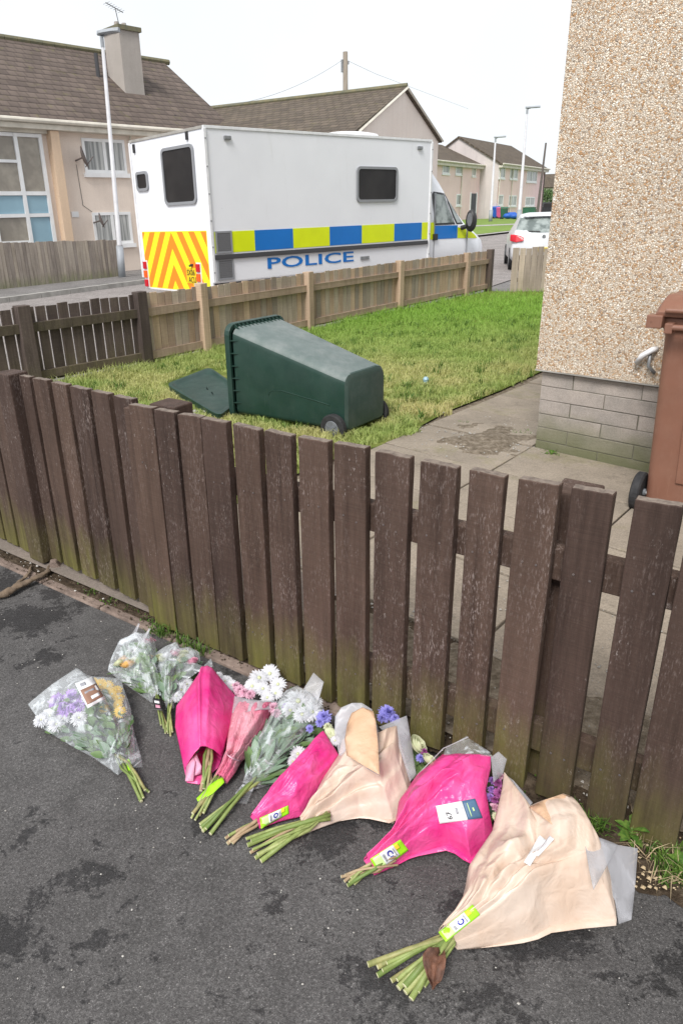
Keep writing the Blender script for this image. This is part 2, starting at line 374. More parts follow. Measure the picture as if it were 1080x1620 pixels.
M['binBase'] = m_bin('base_green_bin_plastic', (.028, .055, .047), (.038, .065, .056), (.11, .13, .12), .6)
M['binB'] = m_bin('brown_bin_plastic', (.225, .105, .07), (.2, .092, .061), (.27, .165, .12), .4)
M['rubber'] = simple('black_rubber', (.022, .022, .024), (.04, .04, .042), 20, .8, .3, 90, .3)
M['hub'] = simple('grey_plastic_hub', (.17, .18, .2), (.13, .14, .15), 20, .5)
M['blueplastic'] = simple('blue_plastic', (.02, .12, .5), (.02, .09, .4), 4, .5)
M['pinkplastic'] = simple('pink_plastic', (.55, .1, .25), None, 4, .5)
M['greenplastic'] = simple('green_painted_metal', (.03, .13, .08), (.03, .1, .06), 4, .5)
M['blackplastic'] = simple('black_plastic', (.02, .02, .022), (.035, .035, .037), 10, .5)
# van
def m_vanwhite():
    t = NT('white_van_panel'); c = t.coord()
    k = t.mix(t.ramp(t.noise(c, 1.2, 5), [(.35, 0), (.65, 1)]), (.82, .835, .88), (.78, .795, .84))
    st = t.noise(t.coord((2.2, 2.2, .25)), 2, 6, .75)
    k = t.mix(t.ramp(st, [(.58, 0), (.75, .3)]), k, (.55, .55, .53))
    k = t.mix(t.ramp(t.noise(t.coord((1, 1, 3)), 9, 6, .8), [(.67, 0), (.71, .5)]), k, (.3, .28, .26))
    return t.fin(k, .35, .5)
M['white'] = m_vanwhite()
M['whitep'] = simple('white_trim', (.8, .81, .83), (.7, .71, .73), 9, .4)
M['carpaint'] = simple('silver_white_car_paint', (.66, .68, .71), (.62, .64, .67), 1, .25, 0, 60, .6)
def flat(name, col, rough=.45): return simple(name, col, tuple(x*.93 for x in col), 3, rough)
M['vyellow'] = flat('fluorescent_yellow_film', (.72, .84, .0)); M['vblue'] = flat('police_blue_film', (.004, .17, .57))
M['chy'] = flat('chevron_yellow_film', (.93, .93, .02)); M['cho'] = flat('chevron_orange_film', (1.0, .27, .015))
M['plate'] = flat('yellow_number_plate', (.85, .6, .01)); M['ink'] = flat('black_lettering', (.02, .02, .02))
M['redlamp'] = flat('red_lamp_lens', (.55, .015, .03), .2); M['amberlamp'] = flat('amber_lamp_lens', (.85, .13, .02), .2)
M['rail'] = flat('dark_grey_rail', (.06, .06, .065)); M['vent'] = simple('grey_vent_grille', (.14, .145, .155), (.2, .2, .21), 90, .6)
M['greytrim'] = flat('grey_rubber_trim', (.27, .28, .3))
# bouquet materials
def m_paper(name, a, b, rough=.45, trans=.25, spec=.4, bsc=18, bst=.4):
    t = NT(name); c = t.coord(rnd=5)
    k = t.mix(t.ramp(t.noise(c, 9, 4), [(.35, 0), (.65, 1)]), a, b)
    h = t.math('ADD', t.noise(c, bsc, 4, .55, 1.4), t.math('MULTIPLY', t.ramp(t.vor(c, bsc*.8, 'DISTANCE_TO_EDGE'), [(0, 1), (.08, 0)]), .08))
    nb = t.bump(h, bst, .012)
    t.fin(k, rough, spec, nb)
    tr = t.n('ShaderNodeBsdfTranslucent'); t.setv(tr.inputs[0], k); ms = t.n('ShaderNodeMixShader'); ms.inputs[0].default_value = trans
    t.l(t.b.outputs[0], ms.inputs[1]); t.l(tr.outputs[0], ms.inputs[2]); t.l(ms.outputs[0], t.out.inputs[0])
    return t.mat
M['hotpink'] = m_paper('hot_pink_film', (.84, .035, .28), (.92, .13, .4), .28, .25, .5, 16, .55)
M['hotpinkpale'] = m_paper('pale_pink_film_reverse', (.8, .35, .52), (.82, .42, .58), .4)
M['softpink'] = m_paper('soft_pink_mesh_wrap', (.84, .2, .34), (.94, .5, .58), .7, .3, .2, 60, .9)
M['peach'] = m_paper('peach_paper', (.73, .56, .44), (.8, .67, .57), .36, .25, .5, 14, .4)
M['peachin'] = m_paper('peach_paper_inside', (.7, .46, .29), (.78, .55, .38), .45, .25, .4, 16, .5)
def m_film(name, alpha_lo, alpha_hi, col, rough, bsc=26):
    t = NT(name); c = t.coord(rnd=5)
    t.fin(col, rough, .8, t.bump(t.noise(c, bsc, 3, .5, 1.0), .6, .01))
    lw = t.n('ShaderNodeLayerWeight'); lw.inputs[0].default_value = .35
    streak = t.ramp(t.noise(c, bsc*.5, 4, .6, 2.2), [(.52, alpha_lo), (.64, alpha_hi)])  # whitish streaks painted into the opacity in place of sky glints
    fac = t.math('ADD', streak, t.math('MULTIPLY', lw.outputs['Facing'], .28), True)
    tp = t.n('ShaderNodeBsdfTransparent'); ms = t.n('ShaderNodeMixShader'); t.l(fac, ms.inputs[0])
    t.l(tp.outputs[0], ms.inputs[1]); t.l(t.b.outputs[0], ms.inputs[2]); t.l(ms.outputs[0], t.out.inputs[0])
    return t.mat
M['clear'] = m_film('clear_cellophane', .03, .36, (.75, .79, .82), .1, 26)
M['frost'] = m_film('frosted_film', .3, .46, (.62, .62, .66), .4, 9)
t = NT('green_stem'); oi = t.n('ShaderNodeObjectInfo')
k = t.ramp(oi.outputs['Random'], [(0, (.13, .2, .05)), (.35, (.24, .3, .09)), (.7, (.33, .36, .14)), (1, (.3, .24, .11))])
k = t.mix(t.ramp(t.noise(t.coord((1, 1, 1), rnd=3), 55, 4), [(.4, 0), (.65, .6)]), k, (.14, .17, .05)); M['stem'] = t.fin(k, .5, .4, t.bump(t.noise(t.coord(), 200, 3), .3, .002))
M['stemcut'] = simple('cut_stem_end', (.62, .6, .38), (.5, .48, .3), 30, .8)
M['stembrown'] = simple('brown_woody_stem', (.3, .2, .12), (.42, .32, .2), 30, .7)
M['leaf'] = simple('green_leaf', (.07, .13, .04), (.14, .22, .08), 12, .5)
M['leafgrey'] = simple('grey_green_leaf', (.2, .28, .2), (.12, .19, .12), 12, .5)
for nme, cc, c2 in [('pw', (.82, .82, .84), (.7, .71, .76)), ('py', (.85, .55, .06), (.9, .7, .15)), ('pp', (.45, .25, .72), (.58, .36, .8)), ('pb', (.3, .28, .72), (.42, .4, .82)),
        ('pk', (.75, .3, .45), (.82, .5, .6)), ('pr', (.88, .62, .28), (.85, .5, .15)), ('pc', (.8, .8, .6), (.7, .76, .5)), ('pm', (.4, .08, .3), (.55, .2, .5)), ('plp', (.85, .6, .7), (.8, .45, .6))]:
    M[nme] = m_paper('petal_'+{'pw': 'white', 'py': 'yellow', 'pp': 'purple', 'pb': 'violet', 'pk': 'pink', 'pr': 'apricot', 'pc': 'cream', 'pm': 'magenta', 'plp': 'pale_pink'}[nme], cc, c2, .7, .3, .2, 60, .2)
M['disc'] = simple('flower_centre', (.5, .55, .3), (.6, .62, .42), 200, .9)
M['taggreen'] = flat('lime_green_sachet', (.35, .75, .02), .3); M['taglight'] = flat('pale_green_print', (.62, .85, .35), .3)
M['paperwhite'] = flat('white_card', (.8, .81, .83)); M['navy'] = flat('slate_blue_card', (.07, .14, .24)); M['tagblue'] = flat('blue_print', (.05, .06, .4))
M['cardbrown'] = flat('brown_card', (.3, .17, .12)); M['tagyellow'] = flat('yellow_print', (.9, .7, .05)); M['greyink'] = flat('grey_print', (.3, .3, .33))
M['deadleaf'] = simple('dead_brown_leaf', (.17, .075, .045), (.08, .04, .028), 45, .7, .8, 90)
M['bark'] = simple('bare_root_bark', (.2, .145, .1), (.12, .09, .065), 25, .95, .7, 70)
M['straw'] = simple('dry_straw', (.5, .4, .26), (.4, .3, .18), 30, .9)
M['grit'] = simple('pale_grit', (.55, .53, .5), (.35, .33, .3), 40, .9)
# ================================================================= SETTING
def sheet(name, A, B, n, m, dz, mat, x=None):
    """strip between polylines A and B (xy lists), following the terrain"""
    def lerp(L, t):
        k = t*(len(L)-1); i = min(int(k), len(L)-2); return Vector(L[i]).lerp(Vector(L[i+1]), k-i)
    b = MB()
    b.grid(lambda u, v: (lambda p: (p.x, p.y, hf(p.x, p.y)+dz))(lerp(A, u).lerp(lerp(B, u), v)), n, m)
    return tag(b.build(name, mat, org=(0, 0, 0)), kind='structure')
sheet('ground', [(-160, -14), (160, -14)], [(-160, 320), (160, 320)], 90, 120, -.035, M['pavefar'])
# pavement in front of the timber fence (camera side)
fl = hd(-39)
P0 = at(1003, 790, .98); P0.z = 0; P1 = at(203, 640, .98); P1.z = 0
fdir = (P1-P0).normalized(); fn = Vector((fdir.y, -fdir.x, 0))     # fn: away from the camera
if fn.dot(Vector((0, 1, 0))) < 0: fn = -fn
E0 = at(60, 921); E1 = at(262, 1012); ed = (E1-E0).normalized()
sheet('pavement', [(-8, -6), (8, -6)], [tuple((E0-ed*7)[:2]), tuple((E0+ed*9)[:2])], 30, 20, 0, M['asphalt'])
# edging stones, between the asphalt and the concrete strip
en = Vector((-ed.y, ed.x, 0)); en = en if en.y > 0 else -en
s = -2.2; i = 0
while s < 1.5:
    L = random.uniform(.42, .5); a = E0+ed*s
    b = MB(a, ed, en).box((0.005, .0, -.03), (L-.006, .05, .012+random.uniform(-.003, .003)), .003)
    e = b.build('edging_stone', M['edging'], bevel=.008)
    tag(e, 'worn reddish edging stone between the dark asphalt and the concrete strip', 'edging stone', 'edging stones along the fence', None) if False else tag(e, kind='structure')
    e.name = 'edging_kerb'
    s += L
sheet('concrete_strip', [tuple((E0-ed*7+en*.085)[:2]), tuple((E0+ed*1.25+en*.085)[:2])], [tuple((E0-ed*7+en*.75)[:2]), tuple((E0+ed*1.3+en*.75)[:2])], 20, 3, .022, M['strip'])
b = MB(); b.grid(lambda u, v: (lambda p: (p.x, p.y, .004+.03*noise.noise(p*6)*math.sin(math.pi*min(1, max(0, v)))))(E0+ed*(-7+14*u)+en*(.03+v*.75)), 160, 14)
tag(b.build('soil_strip', M['soil'], org=(0, 0, 0)), kind='structure')
# ragged soil spilling over the asphalt at the right
so0 = [at(*p) for p in ((860, 1290), (960, 1350), (1000, 1402), (1040, 1418), (1090, 1440), (1200, 1500))]
so1 = [P0+fdir*(.45-i*.22)+fn*.12 for i in range(6)]
def lrp(L, t):
    k = t*(len(L)-1); i = min(int(k), len(L)-2); return L[i].lerp(L[i+1], k-i)
b = MB(); b.grid(lambda u, v: (lambda p: (p.x+.02*noise.noise(p*19)*(1-v), p.y+.03*noise.noise(p*23)*(1-v), .003+.03*math.sin(math.pi*min(v, .9))*(.6+noise.noise(p*14))))(lrp(so0, u).lerp(lrp(so1, u), v)), 60, 20)
tag(b.build('soil_bank', M['soil'], org=(0, 0, 0), smooth=True), kind='structure')

# garden: lawn soil, grass, slabs
hu = hd(137); hv = hd(43)                                           # along the house wall / away along its side
HC = at(845, 712)                                                   # foot of the house corner
lawn = [(-2.95, 7.0), (-2.33, 7.6), (-1.72, 8.30), (-.97, 9.15), (.4, 10.7), (1.85, 12.45), (3.2, 14.0), (4.3, 15.3), (4.75, 15.1), (6.5, 14.3), (7.4, 12.9),
        (2.72, 7.3), (2.0, 6.45), (1.35, 5.78), (.92, 5.2), (.63, 4.86), (.3, 4.62), (-.1, 4.2), (-.55, 3.55), (-.75, 3.1), (-1.25, 3.55), (-2.1, 4.3), (-3.4, 6.4)]
def inside(x, y, P):
    c = False; j = len(P)-1
    for i in range(len(P)):
        if (P[i][1] > y) != (P[j][1] > y) and x < (P[j][0]-P[i][0])*(y-P[i][1])/(P[j][1]-P[i][1])+P[i][0]: c = not c
        j = i
    return c
sheet('garden_ground', [(-3.6, 6.6), (3.2, .0)], [(4.4, 15.35), (13, 6)], 40, 60, -.006, M['gravelsoil'])
b = MB(); pts = [Vector((*p, 0)) for p in lawn]
bmL = bmesh.new(); vs = [bmL.verts.new((p[0], p[1], .012)) for p in lawn]; bmL.faces.new(vs); bmesh.ops.triangulate(bmL, faces=bmL.faces[:])
meL = bpy.data.meshes.new('lawn'); bmL.to_mesh(meL); meL.materials.append(M['lawnsoil']); oL = bpy.data.objects.new('lawn', meL); COL.objects.link(oL); tag(oL, kind='structure')
# grass blades: one mesh of curved two-segment blades
def blades(name, pts, hgt, wid, mat, org=(0, 0, 0), lean=.6):
    n = len(pts); pts = np.array(pts); ang = np.random.rand(n)*6.283; h = hgt*(.5+np.random.rand(n)*.9) if np.isscalar(hgt) else np.array(hgt)*(.6+np.random.rand(n)*.7)
    w = wid*(.7+.6*np.random.rand(n)); la = np.random.rand(n)*6.283; ll = h*lean*np.random.rand(n)
    dx, dy = np.cos(ang)*w/2, np.sin(ang)*w/2; lx, ly = np.cos(la)*ll, np.sin(la)*ll
    V = np.zeros((n, 5, 3)); base = pts
    V[:, 0] = base+np.stack([-dx, -dy, 0*dx], 1); V[:, 1] = base+np.stack([dx, dy, 0*dx], 1)
    V[:, 2] = base+np.stack([dx*.75+lx*.35, dy*.75+ly*.35, h*.6], 1); V[:, 3] = base+np.stack([-dx*.75+lx*.35, -dy*.75+ly*.35, h*.6], 1)
    V[:, 4] = base+np.stack([lx, ly, h*(1-.25*(ll/h)**2)], 1)
    idx = np.arange(n)[:, None]*5
    q = (idx+np.array([[0, 1, 2, 3]])); tr = (idx+np.array([[3, 2, 4]]))
    me = bpy.data.meshes.new(name); me.vertices.add(n*5); me.vertices.foreach_set('co', V.reshape(-1))
    me.loops.add(n*7); me.polygons.add(n*2)
    li = np.concatenate([q, tr], 1).reshape(-1); me.loops.foreach_set('vertex_index', li)
    st = np.zeros(n*2, int); st[0::2] = np.arange(n)*7; st[1::2] = np.arange(n)*7+4; me.polygons.foreach_set('loop_start', st)
    me.update(calc_edges=True); me.materials.append(mat)
    o = bpy.data.objects.new(name, me); COL.objects.link(o); return o
t = NT('grass_blade'); c = t.coord((1, 1, .0)); cz = t.coord()
dry = t.ramp(t.noise(c, .75, 4, .6), [(.4, 0), (.56, 1)])
sp = t.ramp(t.noise(c, 90, 2), [(.35, 0), (.65, 1)])
cl_ = t.ramp(t.noise(c, 5.5, 4, .6), [(.35, 0), (.65, 1)])
gcol = t.mix(cl_, t.mix(sp, (.19, .31, .06), (.33, .45, .12)), t.mix(sp, (.34, .46, .1), (.5, .6, .2))); dcol = t.mix(sp, (.5, .5, .16), (.74, .65, .36))
xx = t.math('SUBTRACT', t.sep(c, 1), t.math('MULTIPLY', t.sep(c, 0), .5))
near = t.ramp(t.math('MULTIPLY', t.sep(c, 1), .08), [(.3, .35), (.46, 1), (.85, .0)])
k = t.mix(t.math('MULTIPLY', dry, near), gcol, dcol)
far = t.ramp(t.math('MULTIPLY', t.sep(c, 1), .08), [(.62, 0), (.95, 1)])
k = t.mix(far, k, t.mix(sp, (.17, .38, .03), (.3, .54, .07)))
rnds = t.ramp(t.noise(c, 260, 1), [(.4, 0), (.6, 1)])
k = t.mix(t.math('MULTIPLY', rnds, .25), k, (.5, .45, .25))
t.fin(k, .6, .3)
tr = t.n('ShaderNodeBsdfTranslucent'); t.setv(tr.inputs[0], k); ms = t.n('ShaderNodeMixShader'); ms.inputs[0].default_value = .35
t.l(t.b.outputs[0], ms.inputs[1]); t.l(tr.outputs[0], ms.inputs[2]); t.l(ms.outputs[0], t.out.inputs[0]); M['grass'] = t.mat
LIDP = [tuple(at(*p, .0).xy) for p in ((255, 612), (331, 579), (405, 622), (346, 668))]
gp = []; gh = []
while len(gp) < 150000:
    y = random.triangular(3.1, 15.3, 4.5); x = random.uniform(-3.6, 7.4)
    if not inside(x+.16*noise.noise((x*4, y*4, 0))+.05*noise.noise((x*15, y*15, 0)), y+.16*noise.noise((x*4, y*4, 5))+.05*noise.noise((x*15, y*15, 5)), lawn): continue
    d = noise.noise((x*1.6, y*1.6, 3)); d2 = noise.noise((x*6, y*6, 7))
    if d2 < -.35 and random.random() < .6: continue
    if inside(x, y, LIDP): continue
    # taller by the fences
    fd = abs((Vector((x, y, 0))-Vector((-1.67, 8.35, 0))).cross(hd(40)).z)
    gp.append((x, y, .012)); gh.append(.052+.025*d+.035*d2+(.05*max(0, 1-fd/.5)) + (.03 if y > 11 else 0))
g = blades('grass', gp, gh, .008, M['grass'], lean=1.3); tag(g, 'short patchy green and yellowed grass in the fenced garden', 'grass', kind='stuff')
# paving slabs, aligned with the house
sid = 0
for iu in range(-5, 10):
    for iv in range(-8, 6):
        cu = -.02+iu*.905; cv = .0+iv*.605
        base = HC+hu*cu+hv*cv; ctr = base+hu*.45+hv*.3
        side = iu < 0 and iu >= -1 ; front = iv < 0
        if not ((iu == -1) or (iv < 0)): continue
        if inside(ctr.x-.05, ctr.y+.1, lawn): continue
        if min((q_-P0).dot(fn) for q_ in (base, base+hu*.9, base+hv*.6, base+hu*.9+hv*.6)) < .03 or abs(ctr.x) > 6: continue
        tz = random.uniform(-.004, .004)
        b = MB(base+Z*tz, hu, hv).box((.006, .006, -.03), (.899, .599, .022), .004)
        e = b.build('garden_path_slab', M['slab'], bevel=.006); tag(e, kind='structure'); sid += 1
for iv in range(0, 9):                                              # path up the side of the house
    for iu in (-1,):
        pass
# ---- far side: road, kerb, pavement, verges
kd = hd(32); KA = at(0, 479)
sheet('road', [tuple((KA+kd*s_)[:2]) for s_ in (-12, 0, 15, 40, 70)], [tuple((KA+kd*s_+hd(122)*(9.6))[:2]) for s_ in (-12, 0, 15, 40, 70)], 60, 6, .0-.016, M['road'])
b = MB(); 
for q in range(44):
    a = KA+kd*(-8+q*.92); z0 = hf(a.x, a.y)
    MBq = MB(a+Z*z0, kd, hd(-58)).box((.004, 0, -.05), (.912, .14, .1), .003); b.v_off = len(b.v)
    n0 = len(b.v); b.v += MBq.v; b.f += [tuple(i+n0 for i in f) for f in MBq.f]; b.m += MBq.m
tag(b.build('kerb', M['kerb'], org=(0, 0, 0)), kind='structure')
sheet('far_pavement', [tuple((KA+kd*s_+hd(-58)*.13)[:2]) for s_ in (-10, 0, 15, 34)], [tuple((KA+kd*s_+hd(-58)*6.2)[:2]) for s_ in (-10, 0, 15, 34)], 40, 6, .085, M['pavefar'])
# far right verge
VA, VB = hit(730, 376), hit(860, 361)
vd = (VB-VA).normalized(); vn = Vector((-vd.y, vd.x, 0))
sheet('grass_verge', [tuple((VA-vd*14+vd*60*u)[:2]) for u in (0, .5, 1)], [tuple((VA-vd*14+vd*60*u+vn*60)[:2]) for u in (0, .5, 1)], 30, 40, .09, M['fargrass'])
sheet('verge_kerb', [tuple((VA-vd*14+vd*60*u-vn*.5)[:2]) for u in (0, .5, 1)], [tuple((VA-vd*14+vd*60*u)[:2]) for u in (0, .5, 1)], 30, 1, .08, M['kerb'])
VC, VD = hit(745, 361), hit(835, 357)
vd2 = (VD-VC).normalized()
sheet('verge_path', [tuple((VC-vd2*10+vd2*40*u)[:2]) for u in (0, 1)], [tuple((VC-vd2*10+vd2*40*u+Vector((-vd2.y, vd2.x, 0))*1.6)[:2]) for u in (0, 1)], 30, 3, .1, M['kerb'])
sheet('far_hill', [(-160, 120), (0, 130), (160, 120)], [(-160, 320), (0, 320), (160, 320)], 20, 20, .1, M['fargrass'])

# ================================================================= THE FAR STREET
def win(house, o, d, n, s0, z0, s1, z1, glass, lights=2, frame=.09, proud=.03, sill=True, gmat=None, bar=None):
    """window on plane o + d*s, n = outward normal"""
    b = MB(o, d, n); f = frame
    b.box((s0, -.02, z0), (s0+f, proud, z1)); b.box((s1-f, -.02, z0), (s1, proud, z1)); b.box((s0+f, -.02, z0), (s1-f, proud, z0+f)); b.box((s0+f, -.02, z1-f), (s1-f, proud, z1))
    for i in range(1, lights):
        c = s0+(s1-s0)*i/lights; b.box((c-f*.6, -.02, z0+f), (c+f*.6, proud-.004, z1-f))
    w = b.build('window', M['upvc'], house)
    MB(o, d, n).box((s0+f, -.01, z0+f), (s1-f, .008, z1-f)).build('pane', gmat or M['glasscurtain'], w)
    if sill: MB(o, d, n).box((s0-.06, .0, z0-.13), (s1+.06, .1, z0-.003)).build('sill', M['upvc'], w)
    return w
def slope(house, name, pts, thick, mat, o, d):
    """roof slope as a thick slab with local x along d, y up the slope, so the tile rows follow it"""
    p = [Vector(q) for q in pts]; x = (p[1]-p[0]).normalized(); nrm = x.cross(p[-1]-p[0]).normalized(); y = nrm.cross(x)
    me = bpy.data.meshes.new(name); L = [((q-p[0]).dot(x), (q-p[0]).dot(y)) for q in p]; k = len(L)
    v = [(a, b_, 0) for a, b_ in L]+[(a, b_, -thick) for a, b_ in L]
    f = [tuple(range(k)), tuple(range(2*k-1, k-1, -1))]+[(i, (i+1) % k+0, (i+1) % k+k, i+k)[::-1] for i in range(k)]
    me.from_pydata(v, [], f); me.materials.append(mat); ob = bpy.data.objects.new(name, me); COL.objects.link(ob)
    M4 = Matrix.Translation(p[0]) @ Matrix((x, y, nrm)).transposed().to_4x4()
    ob.parent = house; ob.matrix_local = house.matrix_world.inverted() @ M4; ob.matrix_world = M4
    return ob

# --- left block of flats
B = hit(207, 432); B.z = 0; f45 = hd(45); nin = hd(-45); nout = -nin
H1 = thing('flats_building', 'pink harled two-storey flats with a tall stair window and big chimney', 'building', B)
s0, s1, ez, rz, dp = -13., 5.1, 4.55, 7.5, 4.0
ww = MB(B, f45, nin); ww.prism([(s1, 0, 0), (s1, 2*dp, 0), (s1, 2*dp, ez), (s1, dp, rz-.12), (s1, 0, ez)], (s0-s1, 0, 0))
wall = ww.build('wall', M['renderpink'], H1)
r1 = slope(H1, 'roof', [B+f45*s0+nout*.35+Z*(ez-.02), B+f45*(s1+.1)+nout*.35+Z*(ez-.02), B+f45*(s1+.1)+nin*dp+Z*rz, B+f45*s0+nin*dp+Z*rz], .12, M['tiles'], 0, 0)
slope(H1, 'roof', [B+f45*(s1+.1)+nin*(2*dp+.35)+Z*(ez-.02), B+f45*s0+nin*(2*dp+.35)+Z*(ez-.02), B+f45*s0+nin*dp+Z*rz, B+f45*(s1+.1)+nin*dp+Z*rz], .12, M['tiles'], 0, 0)
b = MB(B, f45, nin)
s_ = s0
while s_ < s1: b.tube([(s_, dp, rz+.02), (s_+.44, dp, rz+.02)], .1, 8); s_ += .45
b.build('ridge_tile', M['ridge'], H1)
b = MB(B, f45, nout); b.tube([(s0, .42, ez-.05), (s1, .42, ez-.05)], .07, 8); b.box((s0, .0, ez-.26), (s1, .36, ez-.12)); b.build('gutter', M['gutter'], H1)
b = MB(B, f45, nout); b.tube([(.52, .07, .1), (.52, .07, ez-.3), (.52, .38, ez-.1)], .035, 8); b.build('drainpipe', M['gutter'], H1)
MB(B, f45, nout).box((-2.42, 0, 0), (-2.14, .28, ez-.27)).build('pilaster', M['pilaster'], H1)
win(H1, B, f45, nout, -1.26, 3.16, .3, 4.16, None, 2, .09)
win(H1, B, f45, nout, -1.22, .98, .24, 1.98, None, 2, .09)
win(H1, B, f45, nout, 1.6, 3.16, 3.1, 4.16, None, 2, .09)
# stair window: frame with obscured panes and blue panels
def zf(px_, py_): return inter(px_, py_, B, f45)[1]
b = MB(B, f45, nout); b.box((-5.6, 0, 4.2), (-2.45, .14, 4.5)); b.build('lintel', M['gutter'], H1)
cols = [-5.6, -4.45, -3.44, -2.66]
b = MB(B, f45, nout)
for cx_ in cols: b.box((cx_-.055, -.02, .3), (cx_+.055, .07, 4.19))
tz1, tz2, tz3, tz4, tz5 = zf(15, 255), zf(15, 306), zf(15, 341.5), zf(15, 385), 4.14
for q in range(3):
    for z_, hh_ in ([(tz1, .04)] if q < 2 else [])+[(tz2, .055), (tz3, .05), (tz5, .05)]+([(tz4, .06)] if q < 2 else []):
        b.box((cols[q]+.056, -.02, z_-hh_), (cols[q+1]-.056, .06, z_+hh_))
sw = b.build('window', M['upvc'], H1); sw['label'] = 'tall stairwell window with white frame and blue lower panels'
for q in range(3):
    x0_, x1_ = cols[q]+.057, cols[q+1]-.057
    MB(B, f45, nout).box((x0_, -.01, tz2+.06), (x1_, .01, tz5-.055)).build('pane', M['glassobs'], sw)
    MB(B, f45, nout).box((x0_, -.01, tz3+.055), (x1_, .012, tz2-.06)).build('blue_panel', M['bluepanel'], sw)
    MB(B, f45, nout).box((x0_, -.01, tz4+.065 if q < 2 else .3), (x1_, .012, tz3-.055)).build('pane' if q < 2 else 'blue_panel', M['glassobs'] if q < 2 else M['bluepanel'], sw)
    if q < 2: MB(B, f45, nout).box((x0_-.05, .071, tz4-.16), (x1_+.05, .14, tz4-.065)).build('sill', M['gutter'], sw)
# chimney on the front slope
ch = MB(B, f45, nin); ch.box((1.62, 1.55, 5.0), (2.42, 2.5, 7.72)); cho = ch.build('chimney', M['chimney'], H1)
ch = MB(B, f45, nin); ch.box((1.55, 1.48, 7.72), (2.49, 2.57, 7.86)); ch.build('chimney_cap', M['ridge'], cho)
for q in (1.85, 2.15): MB(B, f45, nin).tube([(q, 2.0, 7.86), (q, 2.0, 8.04)], [.1, .08], 10).build('chimney_pot', M['chimney'], cho)
MB(B, f45, nin).prism([(1.5, 1.35, 5.43), (2.54, 1.35, 5.43), (2.54, 1.56, 5.62), (1.5, 1.56, 5.62)], (0, 0, .05)).build('flashing', M['greymetal'], cho)
b = MB(B, f45, nin); p_ = (1.9, 1.9, 7.86); b.tube([p_, (1.7, 1.75, 8.35)], .015, 6); b.tube([(1.35, 1.75, 8.47), (2.0, 1.75, 8.28)], .015, 6)
for q in range(7): b.tube([(1.38+q*.09, 1.55, 8.46-q*.027), (1.38+q*.09, 1.95, 8.46-q*.027)], .006, 4)
b.build('television_aerial', M['greymetal'], cho)
b = MB(B, f45, nin); b.tube([(1.15, 2.4, 6.2), (1.15, 2.4, 7.1)], .07, 8); b.build('vent_pipe', M['rail'], H1)
b = MB(B, f45, nin); b.tube([(2.9, .55, 4.9), (2.9, .55, 5.12)], .07, 8); b.build('vent_pipe', M['rail'], H1)
def dish(o, d, n, s_, z_, r):
    b = MB(o, d, n); cen = Vector((s_, .42, z_)); ax = Vector((.75, .55, .25)).normalized(); a = ax.cross(Vector((0, 0, 1))).normalized(); c = a.cross(ax)
    rings = [[cen+ax*(.28*r*(k/4)**2) + (a*math.cos(q*math.pi/9)+c*math.sin(q*math.pi/9)*1.1)*r*k/4 for q in range(18)] for k in (.05, 1, 2, 3, 4)]
    b.loft(rings, False); b.tube([cen, (s_, .02, z_-.05)], .02, 6); b.tube([cen-c*r*.9, cen+ax*r*1.1-c*r*.2], .012, 6)
    return b.build('satellite_dish', M['dish'], H1, solid=.012)
dish(B, f45, nout, -1.55, 3.55, .3); dish(B, f45, nout, -1.2, 1.72, .22)
MB(B, f45, nout).box((-1.95, 0, 1.85), (-1.7, .03, 2.02)).build('wall_plate', M['upvc'], H1)
b = MB(B, f45, nout); b.tube([(-1.55, .02, 3.4), (-1.5, .015, 2.2), (-1.2, .02, 2.0)], .008, 4); b.build('cable', M['rail'], H1)

# --- grey fence in front of the flats
FA, FB = hit(0, 463), hit(192, 441); fd_ = (FB-FA).normalized(); fnn = Vector((fd_.y, -fd_.x, 0))
Lf = (FB-FA).length
T = thing('garden_fence', 'long grey weathered close-boarded fence in front of the pink flats, left edge', 'fence', FA)
s_ = -5.0; 
while s_ < Lf-.05:
    w_ = random.uniform(.1, .125); h_ = 1.17-.02*max(0, s_)+random.uniform(-.02, .012)
    p_ = FA+fd_*s_+Z*.08
    MB(p_, fd_, fnn).box((0, 0, 0), (w_-.008, .02, h_), .004).build('board', M['greyfence'], T, org=p_, ex=fd_)
    s_ += w_
for q in (.25, .95): MB(FA+Z*q, fd_, -fnn).box((-5, .0, 0), (Lf, .04, .08)).build('rail', M['greyfence'], T)
for q in (-4.9, -3, -1.1, .8, 2.6, Lf-.1): MB(FA+fd_*q, fd_, -fnn).box((0, .04, 0), (.09, .13, 1.1)).build('post', M['greyfence'], T)

# --- middle house with its pale gable
E_ = Vector((6.56, 32.34, 0)); g25 = hd(27); rdir = hd(27-90)
a_s = -4.75; ezm, apz = 4.45, 5.83
e2 = 2*a_s
H2 = thing('gabled_house', 'pale harled house end with a tiled roof rising behind the police van', 'house', E_)
Lm = 13.5
w_ = MB(E_, g25, rdir); w_.prism([(0, 0, 0), (e2, 0, 0), (e2, 0, ezm-.62), (a_s, 0, apz-.12), (0, 0, ezm-.05)], (0, Lm, 0)); w_.build('wall', M['rendercream'], H2)
def rp(s_, r_, z_): return E_+g25*s_+rdir*r_+Z*z_
slope(H2, 'roof', [rp(.15, Lm, ezm), rp(.15, -.12, ezm), rp(a_s, -.12, apz), rp(a_s, Lm, apz)][::-1], .1, M['tiles2'], 0, 0)
slope(H2, 'roof', [rp(e2-.3, Lm, ezm-.45), rp(e2-.3, -.12, ezm-.45), rp(a_s, -.12, apz), rp(a_s, Lm, apz)], .1, M['tiles2'], 0, 0)
b = MB(); b.tube([rp(a_s, -.12, apz+.02), rp(a_s, Lm, apz+.02)], .09, 8); b.build('ridge_tile', M['ridge'], H2)
